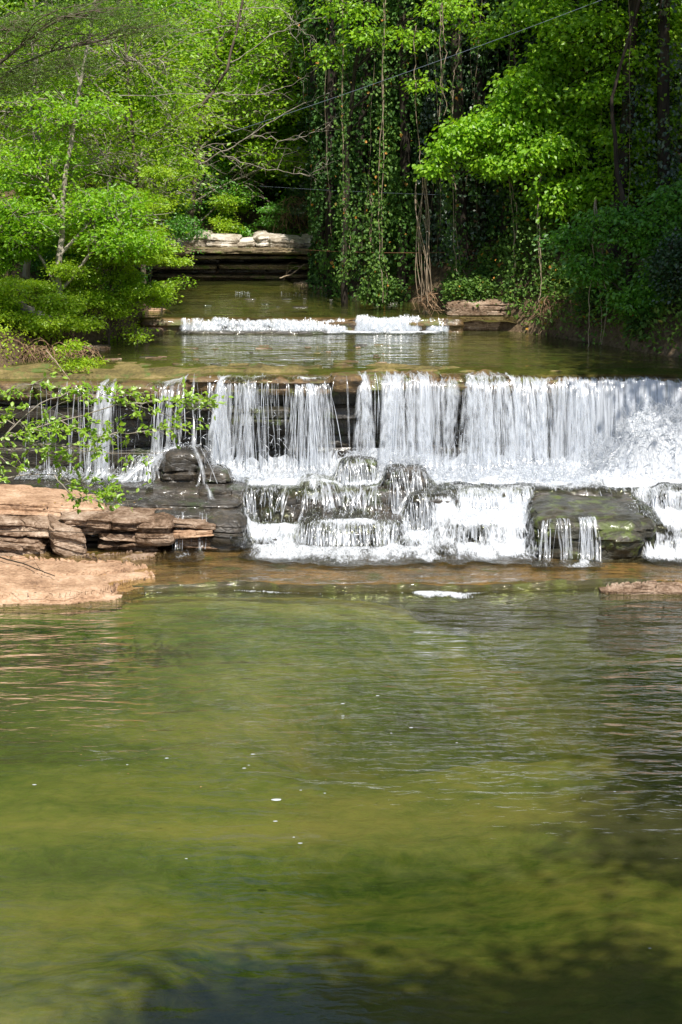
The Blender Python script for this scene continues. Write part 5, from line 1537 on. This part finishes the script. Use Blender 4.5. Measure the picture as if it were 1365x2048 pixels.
# long leafy strands that hang free
def strand(label, pts, seed, n=420, leaf=.062, wid=.10, stems=2):
    s = np.random.RandomState(seed)
    p = np.array([pt(*q) for q in pts])
    root = thing('hanging_vine', label, 'vine', p[-1])
    tt = np.linspace(0, len(p) - 1, 24)
    path = np.stack([np.interp(tt, np.arange(len(p)), p[:, j]) for j in range(3)], -1)
    W = Wood()
    for j in range(stems):
        q = path + np.cumsum(s.randn(24, 3) * [.022, .022, .01], 0) * .8
        W.add(q[None], .011, .006, 4)
    V_, F_ = W.get(); build('stem', V_, F_, M['vine'], root)
    if n:
        u = s.rand(n) ** .8 * 23; i0 = np.clip(u.astype(int), 0, 22); f = (u - i0)[:, None]
        c = path[i0] * (1 - f) + path[i0 + 1] * f
        w = wid * (.4 + .9 * np.abs(vnoise(np.stack([u * .7, 0 * u, 0 * u], -1), seed)) * 2)
        pos = c + s.randn(n, 3) * w[:, None] * [1, 1, .6]
        nm = unit(s.randn(n, 3) * .6 + [-.1, -.6, .5]); dr = unit(s.randn(n, 3) * .5 + [0, 0, -.8])
        ln = leaf * (.6 + .7 * s.rand(n))
        V_, F_ = leaf_geo(pos, dr, nm, ln, ln * .85)
        build('leaves', V_, F_, M['lf_ivy2'], root, kind='stuff', attrs={'var': np.repeat(s.rand(n), 4)}, smooth_shade=False)
    return root
M['lf_ivy2'] = None; M['lf_ivy2'] = leaf_mat('sunlit_ivy_leaf', (0.03, 0.08, 0.015), (0.08, 0.17, 0.025), (0.17, 0.29, 0.04), 0.3, 0.02, 0.6, odd=(0.55, 0.25, 0.04))  # lighter copy of the ivy leaf, sunlight put into its colour
strand('leafy ivy strand hanging left of the dark gap, ending at the far sand', [(684, -40, 36.2), (686, 200, 36.2), (690, 400, 36.2), (700, 470, 36.2), (688, 560, 36.2)], 811, 900)
strand('long leafy ivy strand whose foot widens beside the small cascade', [(768, -40, 35.6), (764, 200, 35.6), (758, 400, 35.6), (756, 520, 35.6), (762, 600, 35.6)], 812, 1300, wid=.12)
strand('short leafy loop hanging beside the long strand', [(738, 380, 35.8), (735, 470, 35.8), (742, 520, 35.8), (730, 560, 35.8), (728, 605, 35.8)], 813, 260, wid=.05)
strand('leafy strand right of the dry vine bundle', [(905, 180, 35.6), (898, 350, 35.6), (905, 500, 35.6), (930, 600, 35.6)], 814, 700)
strand('leafy strand over the long rock bank', [(1010, 300, 34.8), (1035, 420, 34.8), (1030, 520, 34.8), (1015, 600, 34.8)], 815, 600)
strand('leafy strand above the dry roots', [(1085, 300, 34.4), (1080, 430, 34.4), (1090, 560, 34.4), (1088, 610, 34.4)], 816, 500)
strand('bare pale vine hanging in front of the ivy, longest of the bare ones', [(836, 50, 35.6), (835, 200, 35.6), (837, 330, 35.6)], 817, 0, stems=1)
strand('bare pale vine right of the longest one, curled at the top', [(884, 5, 35.4), (885, 120, 35.4), (882, 232, 35.4)], 818, 60, stems=2)
strand('short bare vine beside the right-hand pale tips', [(917, 60, 35.4), (917, 196, 35.4)], 819, 60, stems=1)
strand('dark trailing vine reaching down to the pool at the right', [(1192, 400, 32.2), (1188, 560, 32.2), (1186, 700, 32.2)], 820, 120, stems=3)

# bundle of dry vines with tangled foot
root = thing('dry_vine_bundle', 'upright bundle of pale dry vines with a tangled root foot beside the small cascade', 'vine bundle', pt(855, 620, 35.0))
s = np.random.RandomState(830)
W = Wood()
for j in range(10):
    a = pt(842 + s.randn() * 9, 340 + s.rand() * 60, 35.0 + s.randn() * .06); b = pt(852 + s.randn() * 9, 600 + s.randn() * 8, 35.0 + s.randn() * .08)
    W.add(bend(a[None], b[None], 12, s, 0, .03), .006 + .010 * s.rand() ** 2, .007, 4)
V_, F_ = W.get(); build('vine_stems', V_, F_, M['vine'], root)
W = Wood()
for j in range(26):
    a = pt(852 + s.randn() * 9, 570 + s.rand() * 40, 35.0); b = pt(862 + s.randn() * 24, 624 + s.randn() * 7, 34.9 + s.randn() * .2)
    W.add(bend(a[None], b[None], 8, s, .12, .16), .007 + .006 * s.rand(), .003, 3)
V_, F_ = W.get(); build('root_tangle', V_, F_, M['root'], root)
# dry roots draped on the right shore
for (lab, px0, px1, py0, py1, d, n, sd) in [('mass of dry hair-like roots draped over the rocks of the right shore', 1085, 1190, 590, 665, 34.0, 260, 831), ('dark dry roots hanging over the water at the right edge', 1195, 1350, 560, 700, 32.8, 160, 832),
                                             ('tangle of dry roots and stems under the left bank bushes', 40, 190, 690, 745, 30.2, 150, 833), ('bare dry twigs piled right of the cliff top', 570, 640, 390, 470, 43.6, 90, 834)]:
    s = np.random.RandomState(sd); W = Wood()
    a = np.array([pt(px0 + (px1 - px0) * s.rand(), py0 + (py1 - py0) * .4 * s.rand(), d + .3 * s.rand()) for _ in range(n)])
    b = a + np.c_[s.randn(n) * .22, -.15 - .35 * s.rand(n), -(.15 + .75 * s.rand(n)) * (py1 - py0) / F * d]
    W.add(bend(a, b, 7, s, .12, .10), .005 + .005 * s.rand(n), .002, 3)
    V_, F_ = W.get(); tag(build('root_mass', V_, F_, M['root'] if sd != 832 else M['bark_dark'], kind='stuff'), lab, 'roots')

placed_tree('light green tree whose thin leafy sprays hang before the ivy at the top centre', None, 690, 37.2, [(700, 300, 37), (720, 100, 36.6), (760, -90, 36.4)],
            [(690, 20, 36.2, 60, 25, .5), (740, 70, 36, 50, 22, .35), (830, 75, 35.8, 45, 20, .35), (660, 110, 36.6, 35, 25, .3), (900, 20, 35.8, 60, 25, .5), (990, 60, 35.6, 60, 30, .5), (850, 170, 35.6, 25, 15, .15), (760, -90, 36.2, 150, 50, .8)],
            849, 'lf_bright', 'bark_dark', r=.07, leaf=.085, aspect=.6, per=14, twigs=90, spread=.14, droop=.6)
# --- bright maple hanging over the right bank
placed_tree('bright broad-leaved maple bough hanging over the ivy at right of centre', None, 1235, 35.4, [(1240, 480, 35.2), (1225, 300, 35.0), (1190, 150, 34.9), (1180, -100, 34.9)],
            [(945, 265, 34.6, 55, 28, .8), (1010, 250, 34.6, 60, 32, .9), (1060, 190, 34.6, 65, 40, 1), (1075, 300, 34.6, 90, 45, 1.5), (1000, 330, 34.6, 60, 25, .6), (900, 300, 34.6, 30, 20, .3), (1130, 390, 34.6, 80, 40, 1.1), (1150, 240, 34.8, 70, 50, .9), (868, 335, 34.6, 20, 18, .15), (1120, 120, 34.9, 80, 40, .7), (1090, 30, 35.0, 90, 40, .7)],
            851, 'lf_bright', 'bark_dark', name='maple_tree', r=.10, leaf=.088, aspect=.75, per=20, twigs=150, spread=.12, flat=.4, droop=.7, njit=.7)
placed_tree('mid green leafy tree overhanging at the top right', None, 1330, 34.6, [(1330, 400, 34.6), (1310, 150, 34.4), (1290, -100, 34.4)],
            [(1180, 60, 34.2, 100, 45, 1), (1280, 120, 34.2, 100, 45, 1), (1340, 40, 34.2, 80, 45, 1), (1230, 180, 34.2, 90, 35, .8), (1330, 230, 34.2, 60, 40, .7), (1260, 290, 34.2, 70, 35, .7), (1320, 360, 34.2, 60, 35, .6), (1230, 370, 34.2, 60, 35, .5), (1250, -60, 34.2, 160, 50, 1.2)],
            852, 'lf_bright', 'bark_dark', r=.12, leaf=.085, aspect=.7, per=18, twigs=140, spread=.14, droop=.5)
placed_tree('leaning dark trunk tree in shade at the far right', None, 1262, 32.2, [(1258, 470, 32.2), (1232, 330, 32.2), (1225, 190, 32.2), (1300, -60, 32.2)],
            [(1230, 450, 32.0, 70, 35, .8), (1300, 480, 31.9, 60, 40, .8), (1180, 540, 32.2, 50, 35, .5), (1330, 560, 31.6, 50, 50, .8), (1140, 480, 32.4, 50, 30, .4), (1280, 600, 31.8, 60, 35, .8), (1350, 410, 31.8, 60, 40, .8)],
            853, 'lf_green', 'bark_dark', r=.065, leaf=.08, aspect=.6, per=18, twigs=120, spread=.14, droop=.5)
# low growth at the water line under the ivy
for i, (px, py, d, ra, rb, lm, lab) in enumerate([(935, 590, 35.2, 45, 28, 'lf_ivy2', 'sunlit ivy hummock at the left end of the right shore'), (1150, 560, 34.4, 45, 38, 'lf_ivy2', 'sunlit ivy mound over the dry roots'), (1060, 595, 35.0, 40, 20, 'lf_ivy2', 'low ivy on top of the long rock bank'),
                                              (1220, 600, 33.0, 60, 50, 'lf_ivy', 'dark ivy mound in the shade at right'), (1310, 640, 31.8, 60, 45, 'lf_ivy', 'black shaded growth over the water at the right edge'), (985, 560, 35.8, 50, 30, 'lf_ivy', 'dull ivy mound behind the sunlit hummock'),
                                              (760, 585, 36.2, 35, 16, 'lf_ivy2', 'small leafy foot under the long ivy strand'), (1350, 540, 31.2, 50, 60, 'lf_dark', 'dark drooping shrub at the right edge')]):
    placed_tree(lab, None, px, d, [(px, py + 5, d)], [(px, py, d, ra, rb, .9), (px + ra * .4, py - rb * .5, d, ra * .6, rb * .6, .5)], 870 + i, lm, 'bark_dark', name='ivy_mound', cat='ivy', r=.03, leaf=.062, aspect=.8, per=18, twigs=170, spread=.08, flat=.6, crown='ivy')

# --- trees outside the picture that shade the pool and the right bank
def off_tree(label, x, y, zc, R_, n, seed, lm='lf_green', shift=0.0):
    s = np.random.RandomState(seed); b = np.array([x + shift, y, tz(x + shift, y)])
    bl = [((x + s.randn() * R_ * .5, y + s.randn() * R_ * .5, zc + s.randn() * 1.2), (R_ * .45, R_ * .45, R_ * .28), 1) for _ in range(n)]
    blob_tree('bank_tree', label, None, b, [b, b + [-.1 * shift, 0, (zc - b[2]) * .6], [x + shift * .5, y, zc + .5]], bl, seed, lm, 'bark_grey', r=.2, leaf=.14, aspect=.7, per=60, twigs=80, spread=.45)
off_tree('tree on the right bank beside the plunge pool, outside the picture', 8.0, 9.4, 17.5, 2.4, 6, 881)
off_tree('tree on the right bank near the viewer, outside the picture', 3.0, 1.0, 18.0, 3.0, 6, 882, shift=6.0)
off_tree('tree on the right bank level with the fall, outside the picture', 6.9, 28.0, 10.8, 2.1, 10, 883, shift=2.6)
off_tree('tree on the right bank above the fall, outside the picture', 6.9, 30.0, 10.9, 1.7, 8, 884, shift=3.5)
off_tree('tree on the left bank beside the plunge pool, outside the picture', -10.5, 17, 7.0, 2.8, 6, 885, 'lf_bright')
off_tree('tree on the left bank level with the rock slabs, outside the picture', -10.0, 24, 7.0, 2.8, 6, 886, 'lf_bright')

# --- undergrowth, leaf by leaf, over the banks and the cliff top
def ground_cover(label, x0, x1, y0, y1, n, seed, lm, leaf, test=None, high=.25):
    s = np.random.RandomState(seed)
    x = x0 + (x1 - x0) * s.rand(n * 3); y = y0 + (y1 - y0) * s.rand(n * 3)
    m = vnoise(np.stack([x * .9, y * .9, 0 * x], -1), seed) + .5 * vnoise(np.stack([x * 3, y * 3, 0 * x], -1), seed + 1)
    xl = np.interp(y, _ys, _xl); xr = np.interp(y, _ys, _xr)
    k = ((x < xl - .15) | (x > xr + .15) | (y > 43.6)) & (m > -.15)
    x, y, m = x[k][:n], y[k][:n], m[k][:n]; n = len(x)
    z = terrain_z(x, y) + high * s.rand(n) * np.clip(m + .5, .1, 1.2)
    pos = np.stack([x, y, z], -1)
    ln = leaf * (.6 + .8 * s.rand(n))
    V_, F_ = leaf_geo(pos, unit(s.randn(n, 3)) + [0, 0, .1], unit([0, -.2, 1] + s.randn(n, 3) * .5), ln, ln * .6)
    o = build('undergrowth', V_, F_, M[lm], None, kind='stuff', attrs={'var': np.repeat(np.clip(.5 * s.rand(n) + .3 + .4 * m, 0, 1), 4)}, smooth_shade=False)
    return tag(o, label, 'undergrowth')
ground_cover('low green undergrowth carpeting the left bank', -8, -3, 28.5, 43, 22000, 901, 'lf_shrub', .06)
ground_cover('ivy and weeds carpeting the right bank', .5, 9, 30, 44, 60000, 902, 'lf_ivy2', .085, high=.5)
ground_cover('weeds and grass on the slope above the cliff', -9, 6, 43.5, 50, 26000, 903, 'lf_green', .09, high=.35)
ground_cover('undergrowth covering the wooded slope', -16, 14, 49, 66, 30000, 904, 'lf_green', .16, high=.5)

# fallen log and sticks
def log(name, label, cat, pts, r0, r1, mat, seed, twigs_=0):
    s = np.random.RandomState(seed)
    p = np.array(pts, dtype=float)
    tt = np.linspace(0, len(p) - 1, 14)
    path = np.stack([np.interp(tt, np.arange(len(p)), p[:, j]) for j in range(3)], -1)
    path[1:-1] += s.randn(12, 3) * r0 * .25
    W = Wood(); W.add(path[None], r0, r1, 7)
    if twigs_:
        a = path[s.randint(3, 12, twigs_)]; b = a + s.randn(twigs_, 3) * [.3, .15, .15]
        W.add(bend(a, b, 5, s, .1, .1), r1 * .6, .001, 3)
    V_, F_ = W.get()
    return tag(build(name, V_, F_, M[mat]), label, cat)
log('fallen_log', 'weathered pale fallen log lying under the bushes on the left bank', 'log', [pt(10, 600, 31.2), pt(60, 622, 31.0), pt(110, 640, 30.8)], .09, .06, 'bark_pale', 911)
log('fallen_branch', 'bare pale forked branch slanting down to the lip of the fall at left', 'branch', [pt(92, 700, 29.3), pt(110, 720, 29.2), pt(140, 760, 28.8)], .014, .006, 'vine', 912, 5)
log('stick', 'thin dark stick lying across the tan slab at left', 'stick', [G(-10, 1112, .2), G(50, 1128, .19), G(110, 1152, .18)], .012, .006, 'bark_dark', 913, 3)
log('stick', 'thin grey stick leaning on the layered outcrop', 'stick', [pt(0, 1064, 25.6), pt(80, 1062, 25.5), pt(190, 1066, 25.6)], .008, .004, 'bark_dark', 914, 4)
log('driftwood', 'pale driftwood stick stuck at the foot of the cliff', 'driftwood', [pt(560, 556, 42), pt(585, 548, 42), pt(610, 528, 42)], .015, .008, 'vine', 915, 4)
# cables
def cable(label, a, b, r, mat, sag):
    a, b = np.array(a), np.array(b)
    t = np.linspace(0, 1, 30)[:, None]
    p = a * (1 - t) + b * t; p[:, 2] -= sag * 4 * (t[:, 0] * (1 - t[:, 0]))
    V_, F_ = tubes(p[None], np.full((1, 30), r), 5)
    tag(build('cable', V_, F_.reshape(-1, 4), M[mat]), label, 'cable')
cable('blue-grey steel cable crossing diagonally in front of the ivy', pt(430, 275, 35.6), pt(1420, -85, 31.2), .0035, 'cable', .08)
cable('thin grey wire strung level across the valley', pt(520, 372, 38), pt(1000, 392, 35), .0015, 'cable', .03)
cable('thin rusty wire low over the far pool', pt(600, 499, 38.5), pt(890, 505, 35.5), .006, 'rust', .03)

# --- leafy branch close to the viewer, from the left
s = np.random.RandomState(921)
foot = np.array([-6.9, 20.6, tz(-6.9, 20.6)])
nb = thing('leafy_branch', 'near branch with small oval bright leaves reaching in from the left before the fall', 'branch', foot)
D_ = 20.5
mains = [[(-300, 1010), (-120, 930), (0, 880), (120, 840), (250, 808), (330, 826), (395, 850)], [(-120, 930), (0, 955), (110, 950), (180, 975), (255, 1000)], [(-120, 930), (10, 905), (100, 885), (200, 905), (330, 905)],
         [(0, 880), (60, 820), (130, 785), (210, 790), (280, 790)], [(-120, 930), (-20, 800), (40, 770), (90, 765)], [(120, 840), (200, 870), (290, 862), (375, 858)], [(0, 880), (70, 858), (150, 862), (230, 880)],
         [(-20, 840), (40, 850), (90, 900), (130, 940)], [(250, 808), (340, 800), (430, 800)], [(110, 950), (150, 1000), (200, 1000), (240, 985)]]
W = Wood()
paths = []
for j, m in enumerate(mains):
    p = np.array([pt(a, b, D_ + .25 * math.sin(j * 2.1) * i / len(m)) for i, (a, b) in enumerate(m)])
    if j == 0:
        p = np.concatenate([[foot, foot + [.25, 0, .8]], p])
    tt = np.linspace(0, len(p) - 1, 16)
    path = np.stack([np.interp(tt, np.arange(len(p)), p[:, q]) for q in range(3)], -1)
    path[1:-1] += s.randn(14, 3) * .012
    W.add(path[None], .016 if j == 0 else .008, .0025, 5)
    paths.append(path if j else path[4:])
tw_ends = []
for path in paths:
    n = 26
    i0 = s.randint(2, len(path) - 1, n)
    a = path[i0]; b = a + np.c_[.10 + s.randn(n) * .16, s.randn(n) * .12, .0 + s.randn(n) * .11]
    t_ = bend(a, b, 6, s, .08, .08)
    W.add(t_, .0035, .0015, 3)
    tw_ends.append(t_)
V_, F_ = W.get(); stem_o = build('stem', V_, F_, M['bark_pale'], nb)
tw = np.concatenate(tw_ends)
cand = tw[s.rand(len(tw)) < 1.0]
# one oval leaf, folded along its midrib, shared by all
def oval_leaf():
    a = np.linspace(0, 1, 6)
    w = np.array([0, .36, .56, .54, .34, 0]) * .5
    mid = np.stack([0 * a, a, -.10 * a ** 2], -1)
    Lf = mid + np.stack([-w, 0 * a, w * .35], -1); Rt = mid + np.stack([w, 0 * a, w * .35], -1)
    V_ = np.concatenate([mid, Lf[1:5], Rt[1:5]])
    F_ = []
    for i in range(5):
        l0 = 5 + i; l1 = 6 + i; r0 = 9 + i; r1 = 10 + i
        if i == 0: F_ += [[0, 1, 6], [0, 10, 1]]
        elif i == 4: F_ += [[4, 5, 9], [4, 13, 5]]
        else: F_ += [[i, i + 1, l1], [i, l1, l0], [i, r1, i + 1], [i, r0, r1]]
    return V_, np.array(F_)
LV, LF = oval_leaf()
from mathutils import Matrix
lmes = []
for v in range(4):
    me = mesh_data('oval_leaf', LV, LF, M['lf_near'], True, {'var': np.full(len(LV), .15 + .25 * v)})
    lmes.append(me)
def leaf_frames(n):
    ti = s.randint(0, len(tw), n); ki = s.randint(1, 6, n)
    pos = tw[ti, ki] + s.randn(n, 3) * .006
    tan = unit(tw[ti, np.minimum(ki, 5)] - tw[ti, ki - 1])
    d = unit(tan + s.randn(n, 3) * .55 + [0, 0, .1]); nm = unit(np.array([0, -.25, 1.]) + s.randn(n, 3) * .45)
    sd = unit(np.cross(d, nm)); nn = np.cross(sd, d)
    return pos, sd, d, nn, (.042 + .034 * s.rand(n))
pos, sd, d, nn, L_ = leaf_frames(300)
for i in range(300):
    o = bpy.data.objects.new('leaf', lmes[i % 4]); C.objects.link(o); o.parent = nb
    R = Matrix((sd[i], d[i], nn[i])).transposed()
    o.rotation_euler = R.to_euler(); o.location = pos[i] - foot; o.scale = (L_[i],) * 3
pos, sd, d, nn, L_ = leaf_frames(1900)
allV = pos[:, None] + (LV[None, :, 0:1] * sd[:, None] + LV[None, :, 1:2] * d[:, None] + LV[None, :, 2:3] * nn[:, None]) * L_[:, None, None]
allF = (LF[None] + (np.arange(1900) * len(LV))[:, None, None]).reshape(-1, 3)
build('foliage', allV.reshape(-1, 3), allF, M['lf_near'], nb, kind='stuff', attrs={'var': np.repeat(s.rand(1900), len(LV))})

# --- small stones on the lip, specks afloat, fallen leaves
s = np.random.RandomState(931)
for i in range(44):
    px = 200 + 640 * s.rand(); py = 690 + 40 * s.rand()
    if i >= 34: px = 380 + 420 * s.rand(); py = 598 + 18 * s.rand()
    g = G(px, py, 2.225 if i < 34 else 2.49)
    w_ = .05 + .16 * s.rand() ** 2
    V_, F_ = box_rock((g[0], g[1], g[2]), (w_ * 1.6, w_, .022 + .02 * s.rand()), (7, 6, 4), 940 + i, rnd=4, amp=.02, freq=6)
    o = build('lip_stone', V_, F_, M[['rock_ledge', 'rock_wet', 'rock_ledge', 'rock_brown'][i % 4] if i < 34 else 'rock_wet'])
    tag(o, 'small flat stone breaking the thin water at the lip of the main fall' if i < 34 else 'small stone showing in the riffle above the small cascade', 'stone', 'stones at the lip of the main fall' if i < 34 else 'stones above the small cascade')
specks = [(255, 1529), (334, 1516), (498, 1530), (553, 1599), (650, 1586), (551, 1642), (588, 1674), (601, 1686), (373, 1717), (69, 1569), (914, 1485), (756, 1391), (783, 1466), (823, 1455), (1230, 1583), (489, 1536), (602, 1580), (686, 1407), (1300, 1896), (506, 1508)]
for i, (px, py) in enumerate(specks):
    g = G(px, py, .004)
    r_ = [.006, .010][i % 2] if i != 3 else .024
    th = np.linspace(0, 6.283, 10)[:-1]
    rim = np.stack([g[0] + r_ * 1.8 * np.cos(th) * (1 + .3 * s.rand(9)), g[1] + r_ * np.sin(th) * (1 + .3 * s.rand(9)), 0 * th + .003], -1)
    V_ = np.concatenate([rim, [[g[0], g[1], .004 + r_ * .25]]]); F_ = np.array([[j, (j + 1) % 9, 9] for j in range(9)])
    tag(build('foam_fleck', V_, F_, M['bubble']), 'white foam fleck drifting on the green pool' if i != 3 else 'largest white foam fleck drifting in the middle of the green pool', 'foam fleck', 'foam flecks on the pool' if i != 3 else None)
for i in range(60):
    if i < 26: g = G(-10 + 330 * s.rand(), 1005 + 8 * s.rand() if i % 3 else 1120 + 55 * s.rand(), .70 if i % 3 else .19)
    elif i < 44: g = G(200 + 600 * s.rand(), 690 + 38 * s.rand(), 2.245)
    else: g = G(20 + 700 * s.rand(), 1400 + 200 * s.rand(), .006)
    if 26 > i and i % 3 and g[1] > 27.2: continue
    a = s.rand() * 6.28
    V_, F_ = leaf_geo(np.array([g]), np.array([[math.cos(a), math.sin(a), .1]]), np.array([[s.randn() * .3, s.randn() * .3, 1]]), .05 if i < 44 else .025, .03 if i < 44 else .015)
    zone = 0 if i < 26 else 1 if i < 44 else 2
    tag(build('fallen_leaf', V_, F_, M['lf_dry'], attrs={'var': np.full(4, s.rand())}),
        ['dry brown leaf lying on the tan slabs at left', 'dry leaf caught on the lip of the main fall', 'tiny yellow leaf floating on the pool'][zone], 'leaf', ['leaves on the slabs', 'leaves on the lip', 'leaves on the pool'][zone])
